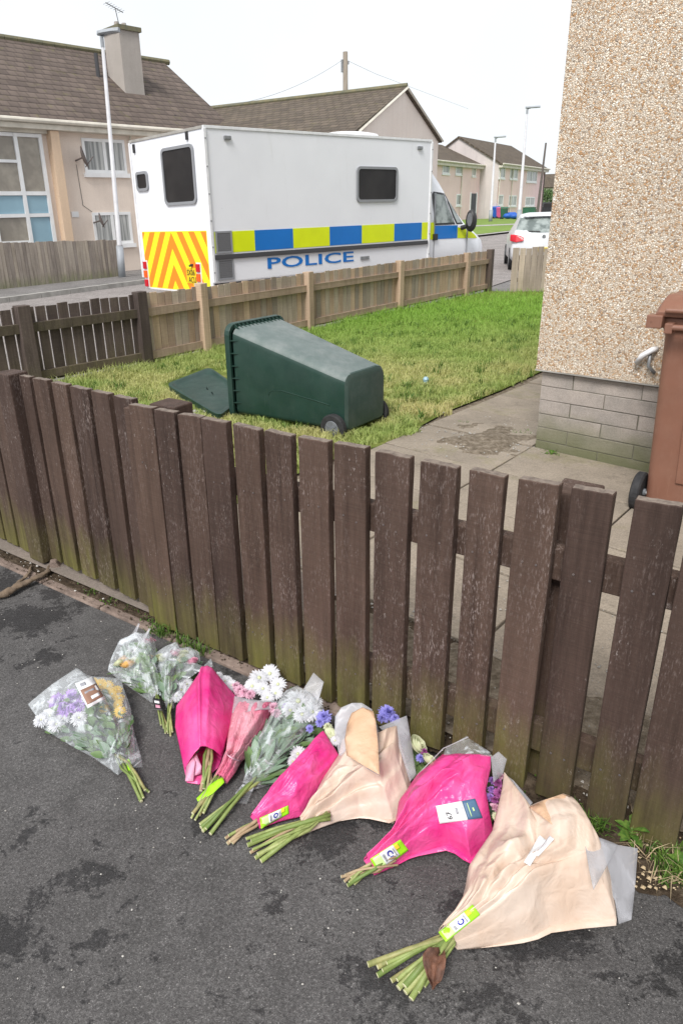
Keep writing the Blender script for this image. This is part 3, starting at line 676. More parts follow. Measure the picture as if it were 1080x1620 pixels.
b = MB(); b.tube([rp(.2, -.14, ezm-.03), rp(a_s, -.14, apz-.05), rp(e2, -.14, ezm-.45)], .05, 4); b.build('verge', M['gutter'], H2)

# --- right terrace
b0 = hit(783, 347); b0.z = hf(b0.x, b0.y)-.02; g35 = hd(35); gin = hd(-55); gout = -gin
H3 = thing('terraced_block', 'pale two-storey block with a grey gable, farthest right behind the green cabinet', 'building', b0)
bz = b0.z
def zr(z): return z-bz
e3, r3, L3, d3 = 6.2-bz, 9.0-bz, 16.6, 4.46
MB(b0, g35, gin).prism([(0.02, 0, -.3), (0.02, 2*d3, -.3), (0.02, 2*d3, e3), (0.02, d3, r3-.1), (0.02, 0, e3)], (L3, 0, 0)).build('wall', M['renderfar'], H3)
MB(b0, g35, gin).prism([(0, -.01, -.3), (0, 2*d3, -.3), (0, 2*d3, e3), (0, d3, r3-.1), (0, -.01, e3)], (-.03, 0, 0)).build('gable_wall', M['rendergrey'], H3)
def r3p(s_, r_, z_): return b0+g35*s_+gin*r_+Z*z_
slope(H3, 'roof', [r3p(-.2, -.4, e3-.1), r3p(L3+.2, -.4, e3-.1), r3p(L3+.2, d3, r3), r3p(-.2, d3, r3)], .14, M['tiles2'], 0, 0)
slope(H3, 'roof', [r3p(L3+.2, 2*d3+.4, e3-.1), r3p(-.2, 2*d3+.4, e3-.1), r3p(-.2, d3, r3), r3p(L3+.2, d3, r3)], .14, M['tiles2'], 0, 0)
b = MB(b0, g35, gout); b.box((-.1, .02, e3-.45), (L3+.1, .4, e3-.2)); b.tube([(-.1, .48, e3-.12), (L3+.1, .48, e3-.12)], .09, 6); b.build('gutter', M['gutter'], H3)
for q in (.3, 4.3, 16.2): MB(b0, g35, gout).tube([(q, .08, 0), (q, .08, e3-.4)], .06, 6).build('drainpipe', M['dish'] if q > 16 else M['gutter'], H3)
def pxwin(house, o, d, n, rects, gl=None, fr=.12):
    for (x0, y0, x1, y1, li) in rects:
        sa, za = inter(x0, (y0+y1)/2, o, d); sb, zb = inter(x1, (y0+y1)/2, o, d)
        sm, zt = inter((x0+x1)/2, y0, o, d); sm, zb_ = inter((x0+x1)/2, y1, o, d)
        win(house, o-Z*o.z, d, n, sa, zb_, sb, zt, None, li, fr, .05, True, gl)
pxwin(H3, b0, g35, gout, [(788.6, 263, 798, 282, 1), (806, 266, 818, 283.4, 2), (832.4, 270, 848.4, 288, 2), (786.7, 308, 795, 325, 1), (804, 309, 816, 326, 2), (830, 311.5, 844.6, 325.6, 2)])
# its neighbour set back to the left
c0 = b0+gin*1.95; c0.z = b0.z
H4 = thing('terraced_house', 'pale two-storey house with a dark door between the gable and the van windscreen', 'house', c0)
e4 = 6.15-bz; L4 = 30
MB(c0, -g35, gin).prism([(.0, 0, -.3), (.0, 2*d3, -.3), (.0, 2*d3, e4), (.0, d3, r3-.75), (.0, 0, e4)], (L4, 0, 0)).build('wall', M['renderfar'], H4)
def r4p(s_, r_, z_): return c0-g35*s_+gin*r_+Z*z_
slope(H4, 'roof', [r4p(L4, -.4, e4-.1), r4p(-.2, -.4, e4-.1), r4p(-.2, d3, r3-.65), r4p(L4, d3, r3-.65)], .14, M['tiles2'], 0, 0)
slope(H4, 'roof', [r4p(-.2, 2*d3+.4, e4-.1), r4p(L4, 2*d3+.4, e4-.1), r4p(L4, d3, r3-.65), r4p(-.2, d3, r3-.65)], .14, M['tiles2'], 0, 0)
b = MB(c0, -g35, gout); b.box((0, .02, e4-.45), (L4, .4, e4-.2)); b.tube([(0, .48, e4-.12), (L4, .48, e4-.12)], .09, 6); b.build('gutter', M['gutter'], H4)
pxwin(H4, c0, g35, gout, [(699, 258, 710.5, 275, 1), (720, 259.5, 730, 276, 1), (746, 264, 752, 279, 1), (721, 307, 729, 325, 1)])
sa, zt = inter(744, 306, c0, g35); sb, zb = inter(750.5, 340, c0, g35)
MB(c0-Z*c0.z, g35, gout).box((sa, 0, bz), (sb, .06, zt)).build('door', M['darkdoor'], H4)
b = MB(c0-Z*c0.z, g35, gout); b.box((sa-.15, 0, bz), (sa-.002, .09, zt+.1)); b.box((sb+.002, 0, bz), (sb+.25, .09, zt+.1)); b.build('door_frame', M['upvc'], H4)
MB(c0-Z*c0.z, g35, gout).tube([(sb-4.3, .08, bz), (sb-4.3, .08, 5.8)], .06, 6).build('drainpipe', M['gutter'], H4)
# further house beyond
q0 = hit(866, 339); q0 = Vector((q0.x*1.25, q0.y*1.25, .8))
H5 = thing('distant_house', 'small dark-roofed house glimpsed beyond the block, beside the pebbled wall', 'house', q0)
MB(q0, (1, 0, 0), (0, 1, 0)).box((-1.5, 0, -.5), (12, 8, 5.3)).build('wall', M['rendergrey'], H5)
slope(H5, 'roof', [q0+Vector((-1.8, -.4, 5.2)), q0+Vector((12.3, -.4, 5.2)), q0+Vector((12.3, 4, 8)), q0+Vector((-1.8, 4, 8))], .14, M['tiles2'], 0, 0)
slope(H5, 'roof', [q0+Vector((12.3, 8.4, 5.2)), q0+Vector((-1.8, 8.4, 5.2)), q0+Vector((-1.8, 4, 8)), q0+Vector((12.3, 4, 8))], .14, M['tiles2'], 0, 0)
win(H5, q0-Vector((0, 0, q0.z)), Vector((1, 0, 0)), Vector((0, -1, 0)), -.6, 3.6, .9, 5.0, None, 1, .12, .05, True, M['glassdark'])
# hedge by it
hp = hit(868, 340); T = thing('hedge', 'dark green bush beyond the block, beside the pebbled wall', 'bush', (hp.x, hp.y+3, .75))
hb = []
for q in range(2600):
    v = Vector((random.gauss(0, 1), random.gauss(0, 1), random.gauss(0, 1))).normalized()*random.uniform(.75, 1.05)
    hb.append((hp.x+v.x*2.2, hp.y+3+v.y*1.3, 3.0+v.z*1.35))
gb = blades('foliage', hb, .28, .16, M['leaf'], lean=1.6); gb.parent = T; gb.matrix_local = T.matrix_world.inverted()
MB((hp.x, hp.y+3, .7)).tube([(0, 0, 0), (.1, 0, 1.2), (0, .1, 2.4)], [.09, .07, .03], 8).build('trunk', M['bark'], T)

# --- street lamps
def lamp(base, top, head, label, r, hl, nm='street_lamp'):
    T = thing(nm, label, 'street lamp', base, 'street lamps')
    b = MB(); b.tube([base, base+(top-base)*.16], r*1.5, 12); b.build('base_sleeve', M['lampgrey'], T, smooth=True)
    b = MB(); b.tube([base+(top-base)*.16, base+(top-base)*.16+Z*.05, top], [r*1.45, r, r*.62], 12); b.build('column', M['lamppaint'], T, smooth=True)
    b = MB(); b.tube([top, top+Z*.25, top+Z*.32+head*.15], r*.7, 8); b.build('bracket', M['lampgrey'], T)
    a = head; c = a.cross(Z).normalized(); o = top+Z*.32
    b = MB(o, a, c, Z.copy()); b.loft([[(x, y*w, z*.5) for y, z in ((-.12, 0), (-.07, .16), (.07, .16), (.12, 0), (.08, -.06), (-.08, -.06))] for x, w in ((-.12, .4), (.05, 1), (hl*.7, 1.05), (hl, .5))])
    b.build('lantern', M['lampgrey'], T)
    return T
lb = hit(194, 443); q = ray(163, 75); lt = Vector((q.x, q.y, 0))*(lb.xy.length/q.xy.length); lt.z = H+q.z*(lb.xy.length/q.xy.length)
lamp(lb, lt, hd(115), 'tall pale lamp post at the end of the grey fence by the flats', .075, .6)
def lamp_at(pb, pt, dist, hdeg, label, r, hl):
    q = ray(*pb); k = dist/q.xy.length; base = Vector((q.x*k, q.y*k, hf(q.x*k, q.y*k)))
    q = ray(*pt); k = dist/q.xy.length; lamp(base, Vector((q.x*k, q.y*k, H+q.z*k)), hd(hdeg), label, r, hl)
lamp_at((775, 352), (783, 225), 60, 110, 'slim white lamp post on the grass verge beside the grey gable', .1, .75)
lamp_at((820, 347), (833, 180), 50, 100, 'taller white lamp post rising behind the parked car', .1, .75)
# --- poles
q = ray(546, 82); k = 30/q.xy.length; pt_ = Vector((q.x*k, q.y*k, H+q.z*k)); pb_ = Vector((pt_.x, pt_.y, 0))
T = thing('telegraph_pole', 'weathered wooden telegraph pole rising behind the police van roof', 'pole', pb_)
MB().tube([pb_, pt_], [.13, .09], 12).build('post', M['wood_pole'], T, smooth=True)
b = MB(pt_-Z*.35); b.box((-.16, -.06, -.3), (-.09, .06, .1)); b.box((.09, -.05, -.05), (.14, .05, .05)); b.build('junction_box', M['greymetal'], T)
q2 = ray(340, 158); k2 = 26/q2.xy.length; e1 = Vector((q2.x*k2, q2.y*k2, H+q2.z*k2))
b = MB(); b.tube([pt_-Z*.2+(e1-pt_)*u_-Z*(1.2*u_*(1-u_)) for u_ in [i/12 for i in range(13)]], .006, 4)
b.tube([pt_-Z*.25, pt_+Vector((1.5, 3, -.25)), pt_+Vector((9, 18, .2))], .006, 4); b.build('cable', M['greymetal'], T)
q = ray(863, 226); k = 62/q.xy.length; pt_ = Vector((q.x*k, q.y*k, H+q.z*k)); T = thing('utility_pole', 'thin dark pole at the right end of the far block', 'pole', (pt_.x, pt_.y, .7))
MB().tube([(pt_.x-.2, pt_.y, .7), pt_], [.12, .07], 8).build('post', M['dish'], T)

# --- far wheelie bins, bags, cabinet
def farbin(pxb, hpx, col, label, grp='wheelie bins by the far houses'):
    p = hit(*pxb); p.z = hf(p.x, p.y)+.08; T = thing('wheelie_bin', label, 'wheelie bin', p, grp)
    k = p.xy.length*hpx/1093
    w = k*.27
    MB(p, g35, gout).loft([[(-w*.8, -w*.8, .1*k), (w*.8, -w*.8, .1*k), (w*.8, w*.8, .1*k), (-w*.8, w*.8, .1*k)], [(-w, -w, .88*k), (w, -w, .88*k), (w, w, .88*k), (-w, w, .88*k)]]).build('body', col, T)
    MB(p, g35, gout).loft([[(-w*1.1, -w*1.1, .89*k), (w*1.1, -w*1.1, .89*k), (w*1.1, w*1.15, .89*k), (-w*1.1, w*1.15, .89*k)], [(-w*.9, -w*.9, k), (w*.9, -w*.9, k), (w*.9, w*.9, k), (-w*.9, w*.9, k)]]).build('lid', col, T)
    for s_ in (-1, 1): MB(p, g35, gout).tube([(s_*w*.8, -w*.7, .1*k), (s_*w*1.0, -w*.7, .1*k)], .1*k, 10).build('wheel', M['rubber'], T)
farbin((744, 342), 12, M['blueplastic'], 'blue wheelie bin by the dark door, partly behind the van mirror')
farbin((783, 347), 16, M['blueplastic'], 'blue wheelie bin against the block, right of the slim lamp post')
farbin((789.5, 347), 15, M['pinkplastic'], 'pink-sided wheelie bin squeezed between a blue and a dark green bin')
farbin((796, 348), 16, M['greenplastic'], 'dark green wheelie bin beside blue bags at the far block')
for (bx, by, r_) in ((803, 348, .35), (808, 347.5, .42), (813, 348.5, .33)):
    p = hit(bx, by); p.z = hf(p.x, p.y)+.09; me = MB(p); rings = []
    for i in range(6):
        a_ = math.pi*(i+.3)/6.6; rings.append([(math.cos(q*math.pi/5)*r_*1.3*math.sin(a_)*(1+.15*random.random()), math.sin(q*math.pi/5)*r_*math.sin(a_), r_*(1-math.cos(a_))*.75) for q in range(10)])
    e = me.loft(rings).build('rubbish_bag', M['blueplastic'], smooth=True); tag(e, {803: 'leftmost of three blue bags lying beside the dark green bin', 808: 'middle, largest of three blue bags on the verge', 813: 'rightmost of three blue bags, nearest the green cabinet'}[bx], 'bag', 'blue bags by the far bins')
p = hit(836, 347); p = Vector((p.x*.92, p.y*.92, 0)); p.z = hf(p.x, p.y)
T = thing('utility_cabinet', 'dark green street cabinet behind the parked silver car', 'cabinet', p)
k = p.xy.length/1093
MB(p, g35, gout).box((-10*k, -7*k, 0), (-1*k, 9*k, 16*k)).build('cabinet_body', M['greenplastic'], T, bevel=.03)
MB(p, g35, gout).box((-.9*k, -7*k, 0), (14*k, 8*k, 14.5*k)).build('cabinet_body', M['leafgrey'], T, bevel=.03)
MB(p, g35, gout).box((-10.3*k, -7.3*k, 16.01*k), (-.8*k, 9.3*k, 16.8*k)).build('cabinet_top', M['greenplastic'], T)
p = hit(868, 341); T = thing('parked_van', 'dark blue vehicle beyond the block, beside the pebbled wall', 'van', (p.x, p.y, .75))
MB((p.x-1.1, p.y, .75)).loft([[(0, 0, .3), (0, 4, .3), (0, 4, 1.0), (0, 3, 1.7), (0, .3, 1.75), (0, 0, 1.2)], [(2, 0, .3), (2, 4, .3), (2, 4, 1.0), (2, 3, 1.7), (2, .3, 1.75), (2, 0, 1.2)]]).build('body', M['blackplastic'], T, bevel=.08)
MB((p.x-1.1, p.y, .75)).box((.25, -.03, 1.15), (1.75, -.005, 1.6)).build('rear_window', M['glassdark'], T)
for s_ in (0, 1.8): MB((p.x-1.1, p.y, .75)).tube([(s_, .6, .32), (s_+.2, .6, .32)], .32, 14).build('wheel', M['rubber'], T)
# ================================================================= POLICE VAN
VO = ray(322, 198); VO = Vector((VO.x/VO.y*12, 12, 0)); vs_ = Vector((.7683, .6401, 0)); vr = Vector((-.6401, .7683, 0))
V = thing('police_van', 'white police box van with blue and yellow chequers and a chevron rear', 'van', VO)
def van(): return MB(VO, vs_, vr)            # x forward, y towards the far side, z up
BL, BW, BT, BB = 5.49, 2.38, 2.97, .62
van().box((0, 0, BB), (BL, BW, BT)).build('box_body', M['white'], V, bevel=.035, seg=3)
for x, y in ((0, 0), (BL, 0), (0, BW), (BL, BW)): van().box((x-.025, y-.025, BB+.02), (x+.025, y+.025, BT-.03)).build('corner_trim', M['whitep'], V, bevel=.006)
van().box((-.012, -.014, BT-.03), (BL+.01, .03, BT+.012)).build('roof_trim', M['whitep'], V, bevel=.004); van().box((-.014, .031, BT-.03), (.03, BW+.01, BT+.012)).build('roof_trim', M['kerb'], V, bevel=.004)
b = van(); b.box((.0, .0, BT+.004), (BL, .05, BT+.016)); b.build('roof_seam', M['ridge'], V)
b = van(); b.box((.03, .05, BB-.12), (BL-.02, BW-.05, BB-.001)); b.box((.3, .6, .38), (BL+1.6, BW-.6, BB-.14)); b.build('chassis', M['rail'], V)
# chequer band
xs = [.055, .40, .88, 1.74, 2.63, 3.48, 4.41, 5.26, 5.45]
cols_ = [M['vyellow'], M['vyellow'], M['vblue'], M['vyellow'], M['vblue'], M['vyellow'], M['vblue'], M['vyellow']]
for i in range(8): van().box((xs[i]+(.001 if i else 0), -.005, 1.10), (xs[i+1], .002, 1.43)).build('chequer_panel', cols_[i], V)
van().box((.04, -.035, 1.0), (BL-.05, .002, 1.075)).build('side_rail', M['rail'], V, bevel=.008)
for z0, z1 in ((1.105, 1.43), (.68, 1.0)):
    f_ = van(); f_.box((.07, -.02, z0-.01), (.10, .0, z1+.01)); f_.box((.37, -.02, z0-.01), (.40, .0, z1+.01)); f_.box((.101, -.02, z1-.02), (.369, .0, z1+.01)); f_.box((.101, -.02, z0-.01), (.369, 0, z0+.02))
    vp = f_.build('vent_frame', M['greytrim'], V)
    g_ = van(); g_.box((.101, -.012, z0+.021), (.369, .0, z1-.021))
    for q in range(9): zz_ = z0+.04+q*(z1-z0-.07)/9; g_.box((.105, -.017, zz_), (.365, -.0125, zz_+.012))
    g_.build('vent_grille', M['vent'], vp)
# side window, rear windows
def rrect(x0, z0, x1, z1, r, n=5):
    P = []
    for cx_, cz_, a0 in ((x1-r, z1-r, 0), (x0+r, z1-r, 90), (x0+r, z0+r, 180), (x1-r, z0+r, 270)):
        for i in range(n+1): a = math.radians(a0+90*i/n); P.append((cx_+math.cos(a)*r, cz_+math.sin(a)*r))
    return P
def vwin(plane, x0, z0, x1, z1, r, nm, gm):
    mk = (lambda p, d: (p[0], -d, p[1])) if plane == 'side' else (lambda p, d: (-d, p[0], p[1]))
    ax = (0, 1, 0) if plane == 'side' else (1, 0, 0)
    outer = rrect(x0, z0, x1, z1, r); inn = rrect(x0+.045, z0+.045, x1-.045, z1-.045, r*.7)
    b = van(); k = len(outer); n = len(b.v)
    for d_ in (.0, .028):
        for L in (outer, inn): b.v += [b.P(mk(p, d_)) for p in L]
    for i in range(k):
        j = (i+1) % k
        b.f += [(2*k+i, 2*k+j, 3*k+j, 3*k+i), (i, j, 2*k+j, 2*k+i), (k+i, 3*k+i, 3*k+j, k+j)]; b.m += [0, 0, 0]
    w = b.build(nm, M['greytrim'], V)
    b = van(); b.prism([mk(p, .012) for p in inn], Vector(ax)*.01); b.build('pane', gm, w)
vwin('side', 3.33, 1.84, 4.47, 2.46, .09, 'side_window', M['glassdark'])
vwin('rear', .32, 1.87, 1.32, 2.76, .1, 'rear_window', M['glassdark'])
vwin('rear', 1.84, 2.14, 2.26, 2.46, .07, 'rear_window', M['glassdark'])
# rear: chevrons
van().box((-.004, .13, .47), (.001, 2.27, 1.455)).build('chevron_panel', M['chy'], V)
van().box((-.0015, .05, .44), (.05, 2.33, BB+.02)).build('rear_skirt', M['whitep'], V)
def clip(P, a, bb, c):                       # keep a*x+b*y<=c
    out = []
    for i in range(len(P)):
        p, q = P[i], P[(i+1) % len(P)]; dp, dq = a*p[0]+bb*p[1]-c, a*q[0]+bb*q[1]-c
        if dp <= 0: out.append(p)
        if dp*dq < 0: t_ = dp/(dp-dq); out.append((p[0]+(q[0]-p[0])*t_, p[1]+(q[1]-p[1])*t_))
    return out
b = van(); rc, sl_ = 1.24, 1.45
for k_ in range(-8, 12):
    lo, hi = 1.44-.54*k_-.27, 1.44-.54*k_
    for sg in (-1, 1):
        x0, x1 = (.14, rc) if sg < 0 else (rc, 2.26)
        P = [(x0, .48), (x1, .48), (x1, 1.445), (x0, 1.445)]
        # v = z + sl*|r-rc|
        P = clip(P, sg*sl_, 1, hi+sg*sl_*rc); 
        if len(P) > 2: P = clip(P, -sg*sl_, -1, -(lo+sg*sl_*rc))
        if len(P) > 2: b.poly([(-.0065, p[0], p[1]) for p in P])
b.build('chevron_stripes', M['cho'], V)
van().box((-.016, .47, .60), (-.007, .83, .86)).build('number_plate', M['plate'], V, bevel=.004)
def text(body, size, o, ex, ez, mat, name, parent, sx=1, depth=.002, spacing=1, bold=0):
    cu = bpy.data.curves.new(name, 'FONT'); cu.body = body; cu.size = size; cu.extrude = depth; cu.space_character = spacing; cu.resolution_u = 3; cu.offset = bold
    ob = bpy.data.objects.new(name, cu); COL.objects.link(ob); dg = bpy.context.evaluated_depsgraph_get()
    me = bpy.data.meshes.new_from_object(ob.evaluated_get(dg)); bpy.data.objects.remove(ob); me.materials.clear(); me.materials.append(mat)
    for v in me.vertices: v.co.x *= sx
    me.name = name
    m_ = bpy.data.objects.new(name, me); COL.objects.link(m_)
    ex = Vector(ex).normalized(); ez = Vector(ez).normalized(); nn = ex.cross(ez)
    M4 = Matrix.Translation(o) @ Matrix((ex, ez, nn)).transposed().to_4x4()
    if parent: m_.parent = parent; m_.matrix_local = parent.matrix_world.inverted() @ M4
    m_.matrix_world = M4; return m_
text('SX06', .135, VO+vs_*-.018+vr*.805+Z*.735, -vr, Z, M['ink'], 'plate_lettering', V, .85)
text('ACU', .135, VO+vs_*-.018+vr*.765+Z*.617, -vr, Z, M['ink'], 'plate_lettering', V, .85)
text('POLICE', .255, VO+vs_*1.10+vr*-.006+Z*.79, vs_, Z, M['vblue'], 'police_lettering', V, 2.55, .002, 1.02, .004)
van().loft([[(-.002, .6, .93), (-.002, .68, .93), (-.002, .68, .9), (-.002, .6, .9)], [(-.07, .62, .9), (-.07, .66, .9), (-.06, .66, .88), (-.06, .62, .88)]]).build('plate_lamp', M['blackplastic'], V)
for y0, y1 in ((.36, .50), (2.17, 2.31)):
    hb_ = van().box((-.02, y0, .45), (.0, y1, .95)).build('tail_light', M['whitep'], V, bevel=.006)
    for z0, z1, mm in ((.8, .93, 'redlamp'), (.64, .77, 'amberlamp'), (.48, .61, 'redlamp')): van().box((-.045, y0+.015, z0), (-.0205, y1-.015, z1)).build('lens', M[mm], hb_, bevel=.008)
for a_, c_ in (((-.03, .45, BT-.15), (0, .5, BT-.035)), ((-.03, 2.2, BT-.2), (0, 2.25, BT-.06))): van().box(a_, c_).build('hinge', M['blackplastic'], V)
for q in (.36, 5.05): van().box((q, -.04, 2.79), (q+.13, .0, 2.85)).build('side_marker', M['greymetal'], V, bevel=.012)
van().box((3.45, -.02, .80), (3.68, 0, .86)).build('catch', M['greymetal'], V)
b = van()
for x_ in (.0, BL-.0):
    for z_ in (.8, 1.2, 1.6, 2.0, 2.4, 2.8): b.tube([(x_, -.03, z_), (x_, -.022, z_)], .014, 6)
b.build('rivet', M['greytrim'], V)
b = van(); b.loft([[(3.6+.75+(.75*k1)*math.cos(a_), 1.2+(.5*k1)*math.sin(a_), BT+.0+z_) for a_ in [i*math.pi/10 for i in range(20)]] for k1, z_ in ((1.0, 0), (1.0, .1), (.9, .17), (.6, .2), (.1, .21))])
b.build('roof_unit', M['whitep'], V, smooth=True)
# cab, lofted along its length: (x, halfwidth, zbottom, zbelt, ztop, tumblehome)
cy = BW/2
secs = [(5.50, 1.06, .42, 1.36, 2.72, .80), (5.62, 1.03, .42, 1.36, 2.70, .80), (5.9, 1.02, .42, 1.36, 2.52, .78), (6.2, 1.02, .42, 1.36, 2.26, .78), (6.42, 1.02, .42, 1.35, 2.03, .78), (6.62, 1.01, .42, 1.33, 1.83, .78), (6.85, 1.0, .42, 1.3, 1.57, .80),
        (7.05, 1.0, .42, 1.23, 1.34, .86), (7.35, .98, .42, 1.13, 1.22, .82), (7.6, .94, .42, 1.0, 1.1, .78), (7.78, .87, .42, .86, .95, .72), (7.86, .76, .45, .74, .83, .6)]
rings = []
secs = [(x, hw*1.085, a, b_, c, tw*1.085) for x, hw, a, b_, c, tw in secs]
for x, hw, zb_, zm, zt_, tw in secs:
    half = [(hw*.94, zb_), (hw, zb_+.12), (hw, (zb_+zm)/2), (hw*.99, zm), (hw*.97, zm+(zt_-zm)*.1), (tw+(hw-tw)*.35, zm+(zt_-zm)*.72), (tw, zm+(zt_-zm)*.93), (tw*.85, zt_), (tw*.3, zt_+.015)]
    rings.append([(x, cy-a, z_) for a, z_ in half]+[(x, cy+a, z_) for a, z_ in half[::-1]])
cab = van().loft(rings).build('cab', M['white'], V, smooth=True)
def cabside(x, z_):                           # y of the cab's near side at (x, z)
    for i in range(len(secs)-1):
        if secs[i][0] <= x <= secs[i+1][0]:
            t_ = (x-secs[i][0])/(secs[i+1][0]-secs[i][0]); sc_ = [a+(c-a)*t_ for a, c in zip(secs[i], secs[i+1])]
            _, hw, zb_, zm, zt_, tw = sc_
            half = [(hw*.94, zb_), (hw, zb_+.12), (hw, (zb_+zm)/2), (hw*.99, zm), (hw*.97, zm+(zt_-zm)*.1), (tw+(hw-tw)*.35, zm+(zt_-zm)*.72), (tw, zm+(zt_-zm)*.93), (tw*.85, zt_)]
            for (a, z0), (c, z1) in zip(half, half[1:]):
                if z0 <= z_ <= z1: return cy-(a+(c-a)*(z_-z0)/(z1-z0))
    return cy-.7
def cabplate(P, off, mat, nm, par, sub=7):
    """polygon in (x,z) draped on the side of the cab"""
    x0, x1 = min(p[0] for p in P), max(p[0] for p in P); bm_ = bmesh.new()
    f = bm_.faces.new([bm_.verts.new((p[0], 0, p[1])) for p in P])
    for i in range(1, sub+1):
        for pl, no in (((x0+(x1-x0)*i/(sub+1), 0, 0), (1, 0, 0)), ((0, 0, min(p[1] for p in P)+(max(p[1] for p in P)-min(p[1] for p in P))*i/(sub+1)), (0, 0, 1))):
            bmesh.ops.bisect_plane(bm_, geom=bm_.verts[:]+bm_.edges[:]+bm_.faces[:], plane_co=pl, plane_no=no)
    bm_.verts.ensure_lookup_table(); b = van(); b.v = [b.P((v.co.x, cabside(v.co.x, v.co.z)-off, v.co.z)) for v in bm_.verts]
    b.f = [tuple(v.index for v in f.verts) for f in bm_.faces]; b.m = [0]*len(b.f); bm_.free()
    return b.build(nm, mat, par, fix=True)
dw = cabplate([(5.80, 1.36), (6.52, 1.36), (6.30, 1.9), (6.27, 2.0), (5.86, 2.03), (5.80, 1.98)], .006, M['blackplastic'], 'door_window', V)
cabplate([(5.84, 1.40), (6.47, 1.40), (6.25, 1.96), (5.87, 1.99)], .012, M['cabglass'], 'pane', dw)
qw = cabplate([(6.56, 1.36), (6.88, 1.36), (6.62, 1.72), (6.36, 2.0), (6.31, 2.0)], .006, M['blackplastic'], 'quarter_window', V)
cabplate([(6.60, 1.39), (6.83, 1.39), (6.6, 1.68), (6.39, 1.93)], .012, M['cabglass'], 'pane', qw)
cabplate([(5.53, 1.08), (5.79, 1.08), (5.79, 1.42), (5.53, 1.42)], .005, M['vyellow'], 'chequer_panel', V)
cabplate([(5.795, 1.08), (6.6, 1.07), (6.6, 1.34), (5.795, 1.35)], .005, M['vblue'], 'chequer_panel', V)
cabplate([(6.605, 1.07), (7.4, 1.04), (7.26, 1.13), (7.05, 1.22), (6.605, 1.3)], .005, M['vyellow'], 'chequer_panel', V)
for xx_ in (5.765, 6.93): van().box((xx_, .062, .5), (xx_+.006, .1, 1.3 if xx_ > 6 else 2.0)).build('door_seam', M['greytrim'], V)
van().box((5.73, .04, 1.06), (5.86, .1, 1.19)).build('door_handle', M['blackplastic'], V, bevel=.01)
# windscreen
b = van(); b.grid(lambda u, v: (6.36+(7.0-6.36)*v, cy+(u-.5)*1.5*(1+.08*v), 2.13-(2.13-1.43)*v+.0), 6, 6); b.build('windscreen', M['glassdark'], V)
mr = van(); mr.tube([(6.74, .1, 1.28), (6.78, -.08, 1.32)], .05, 8); ma = mr.build('mirror_arm', M['blackplastic'], V)
mr = van(); mr.loft([[(6.72+d_, -.13+wx*math.cos(a_)*.85, 1.42+.22*kx*math.sin(a_)) for a_ in [i*math.pi/7 for i in range(14)]] for d_, wx, kx in ((0, .13, 1), (.06, .145, 1.06), (.12, .12, .9), (.16, .05, .5))])
mi = mr.build('mirror', M['blackplastic'], V, smooth=True)
mr = van(); mr.prism([(6.715, -.13+.07*math.cos(i*math.pi/7), 1.45+.14*math.sin(i*math.pi/7)) for i in range(14)], (-.004, 0, 0)); mr.build('mirror_glass', M['vent'], mi)
for x_, y_ in ((1.35, .16), (6.75, .2), (1.35, BW-.16-.22), (6.75, BW-.42)):
    w = van().tube([(x_, y_, .34), (x_, y_+.22, .34)], .34, 24).build('wheel', M['rubber'], V)
    van().tube([(x_, y_-.01, .34), (x_, y_-.002, .34)], .2, 16).build('rim', M['greymetal'], w)
van().box((7.8, cy-.45, .5), (7.9, cy+.45, .66)).build('bumper', M['rail'], V, bevel=.02)
for y_ in (cy-.72, cy+.5): van().box((7.66, y_, .82), (7.79, y_+.22, 1.0)).build('headlight', M['glassobs'], V, bevel=.03)

# ================================================================= PARKED CAR
cf = hd(14); cr_ = hd(104); q = hit(800, 427); CO = Vector((q.x-.0, q.y-.3, 0)); CO.z = 0
K = thing('parked_car', 'silver white hatchback seen from behind, parked beyond the right-hand fence panel', 'car', CO)
def car(): return MB(CO, cr_, cf)             # x to the right, y forward
hwc = .86; cc = hwc
sec = [(.0, .76, .38, .62, .84, .7), (.05, .82, .3, .66, .95, .74), (.16, .85, .26, .8, 1.04, .78), (.42, .86, .2, .9, 1.25, .68), (.62, .86, .2, .92, 1.42, .58), (.9, .86, .2, .93, 1.5, .55), (1.7, .86, .2, .93, 1.52, .56), (2.4, .86, .2, .92, 1.44, .56), (2.9, .85, .2, .9, 1.12, .62), (3.1, .85, .2, .88, .98, .7), (3.6, .8, .22, .76, .84, .6), (3.85, .66, .3, .6, .68, .5)]
rings = []
for y_, hw, zb_, zm, zt_, tw in sec:
    half = [(hw*.9, zb_), (hw, zb_+.1), (hw, (zb_+zm)/2), (hw*.985, zm), (hw*.95, zm+(zt_-zm)*.12), (tw+(hw-tw)*.25, zm+(zt_-zm)*.75), (tw, zm+(zt_-zm)*.95), (tw*.6, zt_+.01)]
    rings.append([(cc-a, y_, z_) for a, z_ in half]+[(cc+a, y_, z_) for a, z_ in half[::-1]])
car().loft(rings).build('body', M['carpaint'], K, smooth=True)
rw = car(); rw.grid(lambda u, v: (cc+(u-.5)*(1.56-.28*v), .09+.43*v+.05*(2*u-1)**2, 1.0+.4*v), 8, 5); rw.build('rear_window', M['cabglass'], K)
car().tube([(cc-.1, .1, 1.03), (cc-.42, .13, 1.05)], .014, 6).build('wiper', M['blackplastic'], K)
car().loft([[(cc-.56, .56, 1.41), (cc+.56, .56, 1.41), (cc+.56, .62, 1.45), (cc-.56, .62, 1.45)], [(cc-.5, .42, 1.43), (cc+.5, .42, 1.43), (cc+.5, .43, 1.45), (cc-.5, .43, 1.45)]]).build('spoiler', M['carpaint'], K)
